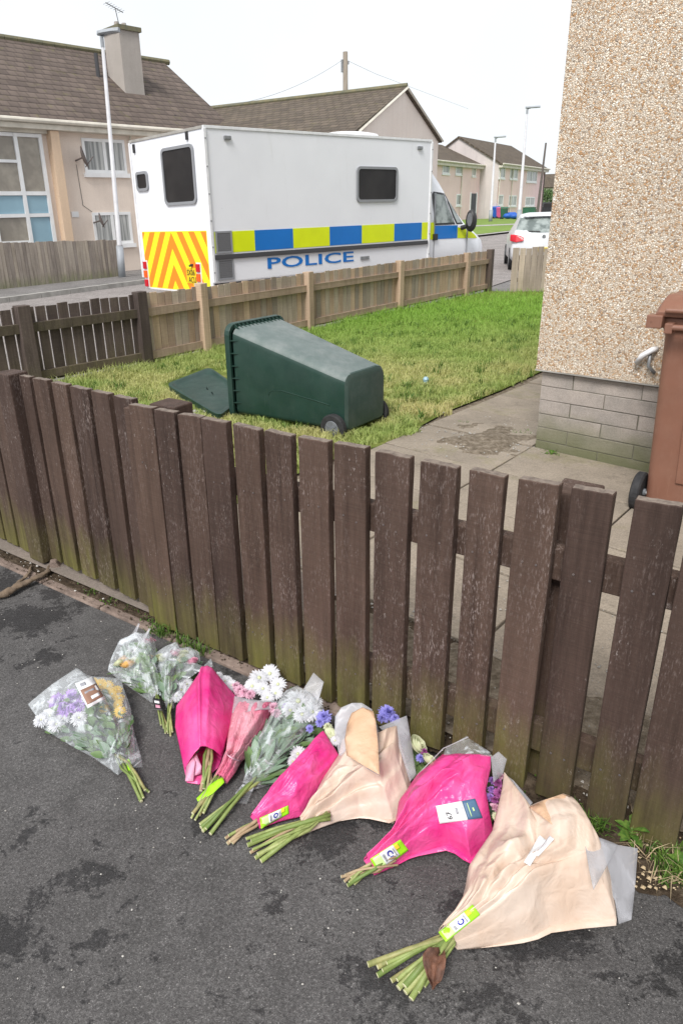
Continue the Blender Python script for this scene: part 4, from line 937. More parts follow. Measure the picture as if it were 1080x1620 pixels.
for sg in (-1, 1):
    car().loft([[(cc+sg*(.54), -.05, .8), (cc+sg*.54, .0, .9), (cc+sg*.54, .2, .9), (cc+sg*.54, .2, .8)], [(cc+sg*.74, -.035, .76), (cc+sg*.74, .03, .96), (cc+sg*.72, .3, .96), (cc+sg*.72, .3, .76)], [(cc+sg*.9, .08, .8), (cc+sg*.9, .1, .97), (cc+sg*.88, .36, .97), (cc+sg*.885, .36, .8)]]).build('tail_light', M['redlamp'], K, bevel=.02)
car().box((cc-.26, -.03, .5), (cc+.26, .0, .61)).build('number_plate', M['plate'], K, bevel=.005)
car().box((cc-.8, -.05, .3), (cc+.8, .06, .48)).build('bumper', M['carpaint'], K, bevel=.03)
car().prism([(cc+.05*math.cos(i*math.pi/6), .015, .9+.05*math.sin(i*math.pi/6)) for i in range(12)], (0, -.02, 0)).build('badge', M['greymetal'], K)
for y_ in (.62, 3.1):
    for x_ in (-.01, 1.53): 
        w = car().tube([(x_, y_, .3), (x_+.2, y_, .3)], .3, 20).build('wheel', M['rubber'], K)
        car().tube([((x_-.004) if x_ < 1 else x_+.2, y_, .3), ((x_-.012) if x_ < 1 else x_+.21, y_, .3)], .19, 14).build('rim', M['greymetal'], w)

# ================================================================= BACK GARDEN FENCES
def fence_run(name, label, A, Bp, H_, mats, gap, bw, posts, face, boardfirst=True, jit=.012, grp=None, toprail=True):
    """boards on the far side of rails, rails and posts on the near side"""
    T = thing(name, label, 'fence', A, grp); d = (Bp-A).normalized(); n = Vector((d.y, -d.x, 0)); n = n if n.dot(-A) > 0 else -n     # towards the camera
    if face: n = -n
    L = (Bp-A).length; s_ = 0
    while s_ < L-.03:
        w_ = bw*random.uniform(.93, 1.07); m_ = mats[0] if random.random() < .6 else mats[-1]
        p_ = A+d*s_-n*.02+Z*.05; h_ = H_-.05+random.uniform(-jit, jit)
        MB(p_, d, -n).box((0, 0, 0), (w_-gap, .018, h_), .003).build('board', m_, T, org=p_, ex=d)
        s_ += w_
    for z0, z1 in ((.08, .17), (.58 if H_ < .9 else .62, .675 if H_ < .9 else .72)):
        MB(A, d, n).box((0, -.018, z0), (L, .028, z1), .004).build('rail', mats[0], T, org=A+Z*z0, ex=d)
    for s_, hh, wd, mm in posts:
        p_ = A+d*s_
        MB(p_, d, n).box((-wd/2, -.05, 0), (wd/2, .07, hh), .003).build('post', mm, T, org=p_, ex=d, bevel=.006)
    return T
bf = [hit(*p) for p in ((240, 578), (343, 561), (505, 525), (623, 492), (703, 468), (768, 462))]
for p in bf: p.z = 0
d40 = (bf[5]-bf[0]).normalized()
sp_ = [(p-bf[0]).dot(d40) for p in bf]
fence_run('back_fence', 'tan slatted timber fence with square posts between the lawn and the police van', bf[0], bf[0]+d40*sp_[5], .83, [M['tan'], M['tangrey']], .011, .112,
    [(sp_[1]-.02, .88, .11, M['tan']), (sp_[2], .86, .11, M['tan']), (sp_[3], .86, .11, M['tan']), (sp_[4], .85, .11, M['tan']), (sp_[5]+.08, .86, .13, M['darkfence'])], False)
d47 = hd(46); a0 = bf[0]-d47*3.2
fence_run('dark_fence', 'dark brown slatted fence with square posts at the left side of the lawn', a0, bf[0]-d47*.1, .83, [M['darkfence'], M['darkfence']], .02, .125,
    [(1.72, .86, .14, M['darkfence']), (3.13, .87, .13, M['darkfence']), (.1, .86, .14, M['darkfence'])], False)
ra, rb = hit(808, 462), hit(900, 462); rd = (rb-ra).normalized()
T = thing('side_fence', 'short run of grey-brown close-boarded fence in front of the silver car', 'fence', ra)
for q in range(16):
    p_ = ra+rd*(.11+q*.118)+Z*.02; MB(p_, rd, Vector((-rd.y, rd.x, 0))).box((0, 0, 0), (.115, .02, .86+random.uniform(-.02, .02)), .004).build('board', M['tangrey'], T, org=p_, ex=rd)
MB(ra, rd, Vector((-rd.y, rd.x, 0))).box((-.03, -.02, 0), (.1, .1, .88)).build('post', M['tangrey'], T, org=ra, ex=rd)
for z_ in (.2, .65): MB(ra+Z*z_, rd, Vector((-rd.y, rd.x, 0))).box((.1, .025, 0), (2.1, .06, .08)).build('rail', M['darkfence'], T)

# ================================================================= PEBBLED HOUSE
HT = thing('house', 'house corner clad in pale pebbledash above a grey block plinth, right edge', 'house', HC)
hin = hd(47-0)                                  # into the house, away along the side wall
hin = hv
PZ = .585
wb_ = MB(HC-hu*.035-hv*.03, hu, hv); wb_.box((0, 0, PZ), (9, 8, 6.5)); wb_.build('wall', M['pebble'], HT, org=HC, ex=hu)
MB(HC-hu*.04-hv*.036, hu, hv).box((0, 0, PZ-.009), (9, .03, PZ-.001)).build('drip_bead', M['kerb'], HT)
MB(HC, hu, hv).box((.005, .005, -.1), (8.9, 7.9, PZ-.01)).build('plinth_core', M['plinthgap'], HT)
random.seed(3)
for row in range(6):
    z0 = row*.0975-.015; x_ = -.22 if row % 2 else 0
    while x_ < 3.2:
        L = .445; xa = max(x_, 0); xb = x_+L
        if xb > .02: 
            p_ = HC+hu*xa+Vector((0, 0, 0)); MB(HC, hu, hv).box((xa+.0+.002, random.uniform(-.002, .002), z0), (xb-.004, .1, z0+.0925), .0012).build('plinth_block', M['block'], HT, org=p_, ex=hu, bevel=.003)
        x_ += L
# bracket on the wall
wp = Vector(at(1028, 565, .66)); q = inter(1027, 562, HC-hv*.03, hu)
b = MB(HC-hv*.03, hu, hv); sx_ = q[0]; zz_ = q[1]
b.tube([(sx_-.06, -.03, zz_-.05), (sx_-.03, -.05, zz_+.0), (sx_+.02, -.04, zz_+.04), (sx_+.03, 0, zz_+.04)], .018, 8); pb = b.build('overflow_pipe', M['whitep'], HT, smooth=True)
MB(HC-hv*.03, hu, hv).tube([(sx_+.01, -.03, zz_+.02), (sx_+.01, -.03, zz_-.06), (sx_+.05, -.02, zz_-.1)], .011, 8).build('overflow_pipe', M['greymetal'], HT, smooth=True)

# ================================================================= WHEELIE BINS
def wheelie(name, label, o, ex, ey, ez, w0, w1, d0, d1, hh, mats, lidopen, lift=.0, dust=None):
    """local frame: x across, y from the wheel side to the front, z up the bin"""
    ex, ey, ez = Vector(ex), Vector(ey), Vector(ez); T = thing(name, label, 'wheelie bin', o)
    mk = lambda: MB(o, ex, ey, ez); m = mats
    def ring(z_, w, yb, yf, r):
        P = []
        for cx_, cy_, a0, rr in ((w/2, yf, 0, r), (-w/2, yf, 90, r), (-w/2, yb, 180, r*.55), (w/2, yb, 270, r*.55)):
            sx_ = 1 if cx_ > 0 else -1; sy_ = 1 if cy_ == yf else -1
            for i in range(5): a = math.radians(a0+90*i/4); P.append((cx_-sx_*rr+math.cos(a)*rr, cy_-sy_*rr+math.sin(a)*rr, z_))
        return P
    n_ = 14; rings = [ring(lift+.0, w0*.93, .02, d0-.03, .06), ring(lift+.02, w0, .0, d0, .075)]
    for i in range(1, n_+1):
        k = i/n_; rings.append(ring(lift+.02+(hh-lift-.09)*k, w0+(w1-w0)*k, 0, d0+(d1-d0)*k, .08))
    rings.append(ring(hh-.07, w1+.0, 0, d1, .08))
    # open top: outer skin, rim, inner skin
    inner = [[(x*.955, .02+(y-.0)*.955, z_) for x, y, z_ in r] for r in rings[::-1]]
    inner[-1] = [(x, y, z_+.02) for x, y, z_ in inner[-1]]
    b = mk(); b.loft(rings, False)
    b.f.append(tuple(range(19, -1, -1))); b.m.append(0)
    body = b.build('body', mats[0], T, smooth=False, bevel=0)
    for p in body.data.polygons: p.use_smooth = True
    mdl = body.modifiers.new('edge', 'EDGE_SPLIT'); mdl.split_angle = math.radians(38)
    b = mk(); b.loft(inner, False); b.f.append(tuple(range(20*(len(inner)-1), 20*len(inner)))); b.m.append(0); b.build('inside', mats[0], body)
    # faint moulded panel on each side
    # rim with overhanging skirt
    b = mk(); ov = .028
    ro = [ring(hh-.055, w1+2*ov, -ov, d1+ov, .09), ring(hh-.01, w1+2*ov+.01, -ov-.004, d1+ov+.005, .09), ring(hh, w1+2*ov, -ov, d1+ov, .088)]
    ri = [[(x*.9, .03+(y)*.9, hh-.001) for x, y, z_ in ring(hh, w1, 0, d1, .08)], [(x*.9, .03+y*.9, hh-.055) for x, y, z_ in ring(hh, w1, 0, d1, .08)]]
    rb_ = [[(x*1.004, y*1.002, hh-.053) for x, y, z_ in ring(hh, w1, 0, d1, .08)]]
    b.loft([rb_[0]]+ro+ri, False); rim = b.build('rim', mats[0], T, bevel=.004)
    # ribs under the rim
    for sx_ in (-1, 1):
        for y_ in [d1*q/7 for q in range(1, 7)]: mk().prism([(sx_*(w1/2-.012), y_-.003, hh-.15), (sx_*(w1/2-.012), y_-.003, hh-.056), (sx_*(w1/2+ov-.004), y_-.003, hh-.056)], (0, .006, 0)).build('rib', mats[0], rim)
    for x_ in [w1*(q/12-.5)*.86 for q in range(13)]: mk().prism([(x_-.003, d1-.012, hh-.11), (x_-.003, d1-.012, hh-.056), (x_-.003, d1+ov-.004, hh-.056)], (.006, 0, 0)).build('rib', mats[0], rim)
    # seam line and recessed panel lines on the body side
    b = mk()
    for sx_ in (-1, 1):
        def sd(z_, y_): k = (z_-lift)/(hh-lift); return (sx_*((w0+(w1-w0)*k)/2+.0015), y_, z_)
        L = [sd(.16, .2*1), sd(.30, .22), sd(.62, .26), sd(.72, .25), sd(.76, .2), sd(.76, .1)]
        b.tube(L, .0035, 5)
    b.build('moulded_line', mats[0], body)
    # handle bar and hinge lugs
    b = mk(); b.tube([(-w1*.42, -.085, hh-.04), (w1*.42, -.085, hh-.04)], .016, 10)
    for x_ in (-w1*.42, 0, w1*.42): b.box((x_-.018, -.1, hh-.07), (x_+.018, -.03, hh-.02))
    b.build('handle', mats[0], T, bevel=.004)
    # axle and wheels
    b = mk(); b.tube([(-w0/2-.05, .03, .1), (w0/2+.05, .03, .1)], .013, 8); b.build('axle', M['greymetal'], T)
    for sx_ in (-1, 1):
        x0 = sx_*(w0/2+.012); w = mk().tube([(x0, .03, .1), (x0+sx_*.008, .03, .1), (x0+sx_*.042, .03, .1), (x0+sx_*.05, .03, .1)], [.1, .112, .112, .1], 28).build('wheel', M['rubber'], T, smooth=False)
        h_ = mk(); h_.tube([(x0+sx_*.045, .03, .1), (x0+sx_*.054, .03, .1)], [.066, .06], 24); h_.tube([(x0-sx_*.012, .03, .1), (x0+sx_*.064, .03, .1)], .02, 12)
        for q in range(6): a = q*math.pi/3; h_.prism([(x0+sx_*.054, .03+math.cos(a)*.02-math.sin(a)*.004, .1+math.sin(a)*.02+math.cos(a)*.004), (x0+sx_*.054, .03+math.cos(a)*.058-math.sin(a)*.004, .1+math.sin(a)*.058+math.cos(a)*.004), (x0+sx_*.054, .03+math.cos(a)*.058+math.sin(a)*.004, .1+math.sin(a)*.058-math.cos(a)*.004), (x0+sx_*.054, .03+math.cos(a)*.02+math.sin(a)*.004, .1+math.sin(a)*.02-math.cos(a)*.004)], (sx_*.004, 0, 0))
        h_.build('hub', M['hub'], w)
    return T, mk
def tray(mk, m, T, W, D, fr, nm='lid'):
    """shallow dished lid; fr maps (x, y, z) of the lid onto the bin's frame"""
    b = mk(); R = []
    def rr(w, y0, y1, z_, r=.07):
        P = []
        for sx_, sy_, a0 in ((1, 1, 0), (-1, 1, 90), (-1, -1, 180), (1, -1, 270)):
            cy_ = y1 if sy_ > 0 else y0
            for i in range(5): a = math.radians(a0+90*i/4); P.append(fr((sx_*(w/2-r)+math.cos(a)*r, cy_-sy_*r+math.sin(a)*r, z_)))
        return P
    R = [rr(W-.02, .01, D-.01, -.03), rr(W, 0, D, .05), rr(W-.02, .01, D-.01, .056), rr(W-.06, .03, D-.03, .052), rr(W-.09, .05, D-.05, .028), rr(W-.13, .075, D-.075, .02), rr(W-.5, .25, D-.25, .024, .03), rr(W-.6, .3, D-.3, .025, .02)]
    b.loft(R, True); l = b.build(nm, m, T, smooth=False)
    for p in l.data.polygons: p.use_smooth = True
    md = l.modifiers.new('es', 'EDGE_SPLIT'); md.split_angle = math.radians(35); return l
# the fallen green bin: lies on its wheel side, base towards the path
ga = Vector((-math.sin(.869), math.cos(.869), 0)); gc = Vector((math.cos(.869), math.sin(.869), 0))
GO = Vector((.47, 5.19, .035)); tilt = math.radians(2.5)
gz_ = (ga*math.cos(tilt)-Z*math.sin(tilt)*.0).normalized()
GO2 = Vector((.592, 5.306, .05))
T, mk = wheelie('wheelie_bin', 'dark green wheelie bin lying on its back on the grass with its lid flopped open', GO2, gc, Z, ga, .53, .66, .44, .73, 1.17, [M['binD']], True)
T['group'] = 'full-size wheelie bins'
# upward faces (the bin's front): plastic paler for dust and painted sky highlight
bo = [c for c in T.children if c.name.startswith('body')][0]; bo.data.materials.append(M['binDustLit']); bo.data.materials.append(M['binBase'])
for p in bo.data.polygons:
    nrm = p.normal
    if nrm.dot(-ga) > .35: p.material_index = 2  # greyer, paler green for the faces at the base end
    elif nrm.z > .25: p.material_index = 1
ins = [c for c in bo.children if c.name.startswith('inside')]
# lid on the ground beyond the rim
lx = (at(330, 655)-at(262, 608)).normalized()
l0, l1_, l2, l3 = at(262, 609, .09), at(347, 660, .07), at(392, 624, .08), at(332, 582, .11)
def frl(p):
    u, v = p[0]/.66+.5, p[1]/.62
    return tuple((l0.lerp(l1_, 1-u)).lerp(l3.lerp(l2, 1-u), v)*1.0+Z*(p[2]-.04))
lidm = tray(lambda: MB(), M['binD'], T, .66, .62, frl)
# the brown bin standing at the house wall
bex = hd(131); bey = hd(41); bo_ = at(1013, 794, .05); bo_ = Vector((bo_.x, bo_.y, 0))+bex*.235
T2, mk2 = wheelie('wheelie_bin', 'brown wheelie bin standing upright against the pebbled wall, right edge', bo_, bex, bey, Z, .45, .52, .36, .5, 1.07, [M['binB']], False, .055)
T2['group'] = 'full-size wheelie bins'
b = mk2(); w1, d1 = .54, .5
prof = [(-.06, 1.075), (-.065, 1.10), (.02, 1.145), (.1, 1.17), (d1*.7, 1.165), (d1+.05, 1.12), (d1+.06, 1.075)]
b.loft([[(x_, y_, 1.075 if i in (0, 6) else z_-(.03 if abs(x_) > .29 else 0)) for i, (y_, z_) in enumerate(prof)] for x_ in (-.305, -.285, -.2, 0, .2, .285, .305)])
b.build('lid', M['binB'], T2, bevel=.006)
b = mk2(); b.box((-.33, -.085, 1.02), (-.255, -.015, 1.085)); b.box((.255, -.085, 1.02), (.33, -.015, 1.085)); b.tube([(-.25, -.075, 1.11), (.25, -.075, 1.11)], .014, 8); b.build('hinge', M['binB'], T2, bevel=.006)
b = mk2(); b.prism([(-.08, -.012, .2), (.08, -.012, .2), (.11, -.012, .95), (-.11, -.012, .95)], (0, .02, 0)); b.build('back_panel', M['binB'], T2, bevel=.004)

# ================================================================= THE FRONT TIMBER FENCE
random.seed(11)
FT = thing('timber_fence', 'dark brown weathered board fence along the pavement, green with algae at its foot', 'fence', P0)
top_px = [(1003, 1079, 790, 803, 1.0), (905, 972, 772, 783, 1), (818, 882, 757, 768, 1), (742, 797, 743, 755, 1), (663, 721, 729, 741, 1), (592, 646, 714, 725, 1), (528, 579, 701, 710, 1), (471, 518, 691, 700, 1), (418, 460, 681, 690, 1), (367, 408, 671, 681, 1), (317, 357, 662, 669, 1), (279, 315, 655, 660, 1), (243, 275, 648, 653, 1), (203, 240, 640, 646, 1)]
ZT = .975
A0 = at(1003, 790, ZT); A1 = at(203, 640, ZT); fd = Vector((A1.x-A0.x, A1.y-A0.y, 0)).normalized(); fo = Vector((A0.x, A0.y, 0))
fN = Vector((-fd.y, fd.x, 0)); fN = fN if fN.y > 0 else -fN        # away from the camera
def onl(px_, py_, o, d): return inter(px_, py_, o, d)
def picket(o, d, n, s0, s1, ztop0, ztop1, zb, lean, th=.032, mat=None):
    """board between s0 and s1 along the fence, ragged sloping top, slight lean"""
    lo, hi = min(s0, s1), max(s0, s1); w = hi-lo; org = o+d*lo
    b = MB(org, d, n); N = 7
    def X(u, v): return u*w+lean*v
    rows = [0, .12, .3, .5, .7, .86, .95, 1.0]
    tp = [ztop0+(ztop1-ztop0)*i/N+(random.uniform(-.0015, .0015)) for i in range(N+1)]
    G = {}
    for side in (0, 1):
        for r, v in enumerate(rows):
            for i in range(N+1):
                zt_ = tp[i]; zz = zb+(zt_-zb)*v + (random.uniform(-.004, .004) if r == 0 else 0)
                e_ = random.uniform(-.0012, .0012) if i in (0, N) else 0
                G[side, r, i] = len(b.v); b.v.append(b.P((X(i/N, v)+e_, (th if side else 0)+.0008*random.uniform(-1, 1), zz)))
    for side in (0, 1):
        for r in range(len(rows)-1):
            for i in range(N):
                f = (G[side, r, i], G[side, r, i+1], G[side, r+1, i+1], G[side, r+1, i]); b.f.append(f if side == 0 else f[::-1]); b.m.append(0)
    for r in range(len(rows)-1):
        for i in (0, N): b.f.append((G[0, r, i], G[1, r, i], G[1, r+1, i], G[0, r+1, i])); b.m.append(0)
    for i in range(N):
        b.f.append((G[0, len(rows)-1, i], G[0, len(rows)-1, i+1], G[1, len(rows)-1, i+1], G[1, len(rows)-1, i])); b.m.append(1)
        b.f.append((G[0, 0, i], G[0, 0, i+1], G[1, 0, i+1], G[1, 0, i])); b.m.append(0)
    return b.build('board', [mat or M['board'], M['boardtop']], FT, org=org, ex=d, bevel=.0022, seg=1)
bot = {0: 918, 1: 838}
def nails(bo_, o, d, n, s_mid):
    for z_ in (.19, .745):
        for q in (-.022, .022):
            p_ = o+d*(s_mid+q+random.uniform(-.006, .006))-n*.0005+Z*(z_+random.uniform(-.012, .012)); MB(p_).tube([(0, 0, 0), tuple(-n*.0015)], .0032, 6).build('nail', M['dish'], bo_)
for i, (xl, xr, yl, yr, _) in enumerate(top_px):
    sl_, zl = onl(xl, yl, fo, fd); sr_, zr_ = onl(xr, yr, fo, fd)
    # board direction: fd runs from right to left, so the right edge has the smaller s
    bo2 = picket(fo, fd, fN, sr_, sl_, zr_, zl, .018 if i < 8 else .03, random.uniform(-.004, .004)); nails(bo2, fo, fd, fN, (sr_+sl_)/2)
# two beyond the frame on the right
for q in (1, 2, 3, 4, 5, 6, 7, 8): picket(fo, fd, fN, -.135*q-.09+.0, -.135*q+.02, ZT, ZT-.006, .02, 0)
# left panel, a little further back
left_px = [(178, 207, 626, 632), (144, 171, 618, 624), (110, 137, 611, 617), (81, 104, 604, 609), (51, 74, 598, 602), (30, 46, 594, 597)]
B0 = at(178, 626, ZT); B1 = at(30, 594, ZT); ld = Vector((B1.x-B0.x, B1.y-B0.y, 0)).normalized(); lo_ = Vector((B0.x, B0.y, 0)); lN = Vector((-ld.y, ld.x, 0)); lN = lN if lN.y > 0 else -lN
for (xl, xr, yl, yr) in left_px:
    sl_, zl = onl(xl, yl, lo_, ld); sr_, zr_ = onl(xr, yr, lo_, ld)
    picket(lo_, ld, lN, sr_, sl_, zr_, zl, .045, random.uniform(-.004, .004))
# corner post and the panel beyond it
cp0 = at(28, 595, ZT); cs = (Vector((cp0.x, cp0.y, 0))-lo_).dot(ld)
pc = lo_+ld*(cs+.01)-lN*.05
MB(pc, ld, lN).box((0, 0, .03), (.125, .1, .985), .003).build('post', [M['board']], FT, org=pc, ex=ld, bevel=.006)
ld2 = ld; 
for q in range(7):
    p_ = pc+ld*(.16+q*.135)-lN*(.0)+lN*.03
    picket(Vector((p_.x, p_.y, 0)), ld, lN, 0, .112, .93, .925, .03, 0)
# rails and posts behind
for z0, z1 in ((.70, .79), (.14, .235)):
    MB(fo-fd*1.2+fN*.0345, fd, fN).box((0, 0, z0), (onl(203, 640, fo, fd)[0]+1.19, .04, z1), .002).build('rail', M['board'], FT, org=fo-fd*.5+fN*.024+Z*-.05, ex=fd, bevel=.003)
    MB(lo_+lN*.0345, ld, lN).box((0.01, 0, z0), (cs+1.2, .04, z1), .002).build('rail', M['board'], FT, org=lo_+lN*.024, ex=ld, bevel=.003)
p1 = fo+fd*(onl(225, 640, fo, fd)[0])+fN*.078
MB(p1, fd, fN).box((-.08, 0, 0), (.05, .1, .965), .003).build('post', M['board'], FT, org=p1, ex=fd, bevel=.006)
MB(p1-fN*.1, fd, fN).box((.06, .03, 0.05), (.12, .09, .955), .003).build('board', M['board'], FT, org=p1, ex=fd, bevel=.003)
s9 = onl(893, 790, fo, fd)[0]; p2 = fo+fd*s9+fN*.078
MB(p2, fd, fN).box((-.05, 0, 0), (.055, .1, .93), .003).build('post', M['board'], FT, org=p2, ex=fd, bevel=.006)
# ================================================================= BOUQUETS
def arc(L):
    P = [Vector(p) for p in L]; d = [0]
    for a, b_ in zip(P, P[1:]): d.append(d[-1]+(b_-a).length)
    def f(t):
        x = t*d[-1]
        for i in range(len(P)-1):
            if x <= d[i+1] or i == len(P)-2:
                k = (x-d[i])/max(1e-9, d[i+1]-d[i]); return P[i].lerp(P[i+1], min(1, k))
    return f
def wpt(L): return [at(*p) for p in L]
def ridged(x, y, s): return 1-abs(noise.noise((x, y, s)))*2.2
def facets(seed, nu=6, nv=7):
    """crisp paper creases: random heights on a jittered lattice, linear in between"""
    rs = random.Random(seed); Hh = {(i, j): rs.uniform(-1, 1) for i in range(-1, nu+3) for j in range(-1, nv+3)}
    flip = {(i, j): rs.random() < .5 for i in range(-1, nu+3) for j in range(-1, nv+3)}
    def f(u, v):
        u2 = u*nu+.45*noise.noise((u*2.3, v*2.3, seed)); v2 = v*nv+.6*noise.noise((u*2.3, v*2.3, seed+9))
        i, j = math.floor(u2), math.floor(v2); a, b_ = u2-i, v2-j; i = max(-1, min(nu+1, i)); j = max(-1, min(nv+1, j))
        h00, h10, h01, h11 = Hh[i, j], Hh[i+1, j], Hh[i, j+1], Hh[i+1, j+1]
        if flip[i, j]: return h00+(h10-h00)*a+(h11-h10)*b_ if a > b_ else h00+(h11-h01)*a+(h01-h00)*b_
        return h00+(h10-h00)*a+(h01-h00)*b_ if a+b_ < 1 else h11+(h01-h11)*(1-a)+(h10-h11)*(1-b_)
    return f
def patch(left, right, end, h=.04, crease=.008, pleat=.006, seed=0, gpow=.8, rnd=.0, ev=None):
    fl_, fr_, fe = arc(wpt(left)), arc(wpt(right)), arc(wpt(end)); n0, n1 = fl_(0), fr_(0); fa, fb = facets(int(seed)+1), facets(int(seed)+7, 13, 12)
    def Sf(u, v):
        c = fl_(v)*(1-u)+fr_(v)*u+(n0.lerp(n1, u))*(1-v)+fe(u)*v-(n0*(1-u)*(1-v)+n1*u*(1-v)+fl_(1)*(1-u)*v+fr_(1)*u*v)
        if h:
            ed_ = math.sin(math.pi*min(1, max(0, u)))**gpow; lv = math.sin(math.pi*min(1, .1+.9*v))**.7
            m_ = ed_*lv
            zz = h*m_
            zz += m_*(pleat*noise.noise((u*9+seed, v*1.1, seed))*1.6 + crease*.62*fa(u, v) + crease*.26*fb(u, v) + crease*.35*(ridged(u*3.2+seed, v*2.4, seed*1.7)-.6))
            c = c+Z*zz
            if c.z < .006: c.z = .006
        return c
    return Sf
def clothmesh(name, Sf, mat, parent, nu=64, nv=64, thick=.0006, u0=0, u1=1, v0=0, v1=1):
    b = MB(); b.grid(lambda u, v: Sf(u0+(u1-u0)*u, v0+(v1-v0)*v), nu, nv)
    o = b.build(name, mat, parent, smooth=True, fix=False)
    md = o.modifiers.new('thick', 'SOLIDIFY'); md.thickness = thick; md.offset = 0
    return o
def polysheet(name, pts, mat, parent, h=.01, seed=0, sub=5, thick=.0006):
    """loose flap: px polygon with heights, subdivided and gently buckled"""
    P = wpt(pts); bm_ = bmesh.new(); bm_.faces.new([bm_.verts.new(p) for p in P]); bmesh.ops.triangulate(bm_, faces=bm_.faces[:])
    for _ in range(sub): bmesh.ops.subdivide_edges(bm_, edges=[e for e in bm_.edges if e.calc_length() > .012], cuts=1)
    bmesh.ops.triangulate(bm_, faces=bm_.faces[:])
    bm_.verts.ensure_lookup_table(); b = MB(); 
    bd = {v.index for v in bm_.verts if v.is_boundary}
    for v in bm_.verts:
        k = 1 if v.index not in bd else 0
        b.v.append(v.co+Z*(k*(h*.8*noise.noise(v.co*9+Vector((seed, 0, 0)))+h*.5*(ridged(v.co.x*14+seed, v.co.y*14, 2)-.6)) + (0)))
    b.f = [tuple(v.index for v in f.verts) for f in bm_.faces]; b.m = [0]*len(b.f); bm_.free()
    o = b.build(name, mat, parent, smooth=True); md = o.modifiers.new('thick', 'SOLIDIFY'); md.thickness = thick; md.offset = 0
    return o
FM = {}
def flower_mesh(kind, mats, var):
    key = (kind, tuple(m.name for m in mats), var)
    if key in FM: return FM[key]
    rs = random.Random(hash((kind, var)) % 1000 if False else var*17+len(kind)); b = MB()
    def petal(a, r0, r1, w, z0, z1, cur, tw=0, n=3):
        ca, sa = math.cos(a), math.sin(a); L = []; 
        for i in range(n+1):
            t_ = i/n; r = r0+(r1-r0)*t_; ww = w*(math.sin(math.pi*(.18+.72*t_))**.7)*(1 if i < n else .35); z_ = z0+(z1-z0)*t_+cur*math.sin(math.pi*t_)
            L.append(((r*ca-ww*sa, r*sa+ww*ca, z_+tw*ww), (r*ca, r*sa, z_-.12*ww), (r*ca+ww*sa, r*sa-ww*ca, z_-tw*ww)))
        n0 = len(b.v)
        for tr_ in L: b.v += [Vector(p) for p in tr_]
        for i in range(n):
            for q in (0, 1): b.f.append((n0+i*3+q, n0+i*3+q+1, n0+i*3+q+4, n0+i*3+q+3)); b.m.append(b.mi)
    if kind == 'mum':
        for lay, (cnt, r1, z0, z1, cur) in enumerate([(22, 1.0, -.05, -.02, .12), (20, .92, .02, .14, .12), (17, .78, .06, .28, .1), (13, .58, .1, .38, .08), (8, .36, .12, .4, .04)]):
            for i in range(cnt): petal(6.283*i/cnt+lay*.4+rs.uniform(-.08, .08), .08, r1*rs.uniform(.88, 1.06), .115, z0+rs.uniform(-.03, .03), z1+rs.uniform(-.05, .05), cur, rs.uniform(-.4, .4))
        b.mi = 1
        b.loft([[(math.cos(a_)*r_, math.sin(a_)*r_, z_) for a_ in [i*math.pi/5 for i in range(10)]] for r_, z_ in ((.12, .14), (.11, .22), (.05, .26))])
    elif kind == 'daisy':
        for lay, (cnt, r1, z0, z1) in enumerate([(18, 1.0, 0, -.04), (17, .95, .04, .06), (13, .75, .07, .14)]):
            for i in range(cnt): petal(6.283*i/cnt+lay*.3+rs.uniform(-.06, .06), .15, r1*rs.uniform(.92, 1.05), .12, z0, z1+rs.uniform(-.04, .04), .06, rs.uniform(-.3, .3))
        b.mi = 1
        b.loft([[(math.cos(a_)*r_, math.sin(a_)*r_, z_) for a_ in [i*math.pi/6 for i in range(12)]] for r_, z_ in ((.18, .08), (.17, .15), (.08, .19))])
    elif kind == 'carnation':
        for lay in range(8):
            rr_ = 1-.11*lay
            for i in range(17): petal(6.283*i/17+lay*.55+rs.uniform(-.2, .2), .05, rr_*rs.uniform(.8, 1.08), .13, -.1+lay*.06, -.02+lay*.12+rs.uniform(-.07, .07), .1, rs.uniform(-.9, .9), 4)
    elif kind == 'rose':
        for lay, (cnt, rr_, hh_, op) in enumerate([(5, .95, .75, .35), (5, .8, .95, .15), (4, .6, 1.05, .05), (3, .4, 1.1, 0), (2, .22, 1.12, 0)]):
            for i in range(cnt):
                a0 = 6.283*i/cnt+lay*.6; wa = 6.283/cnt*.75; n0 = len(b.v); nu, nv = 6, 4
                for q in range(nv+1):
                    for p_ in range(nu+1):
                        t_ = q/nv; ang = a0+(p_/nu-.5)*2*wa*(.5+.5*math.sin(math.pi*(.15+.7*t_))); r = rr_*(.35+.65*math.sin(t_*1.9)**.8)+op*t_*t_*.6; z_ = hh_*t_*(1-.12*abs(p_/nu-.5)*2*t_)-.1
                        b.v.append(Vector((math.cos(ang)*r, math.sin(ang)*r, z_)))
                for q in range(nv):
                    for p_ in range(nu): m0 = n0+q*(nu+1)+p_; b.f.append((m0, m0+1, m0+nu+2, m0+nu+1)); b.m.append(0)
        b.mi = 1
        for i in range(5): petal(6.283*i/5, .1, .7, .16, -.2, -.25, .05)
    me = bpy.data.meshes.new('flower'); me.from_pydata([tuple(v) for v in b.v], [], b.f)
    for m_ in mats: me.materials.append(m_)
    me.polygons.foreach_set('material_index', b.m); me.polygons.foreach_set('use_smooth', [True]*len(b.f)); me.update()
    FM[key] = me; return me
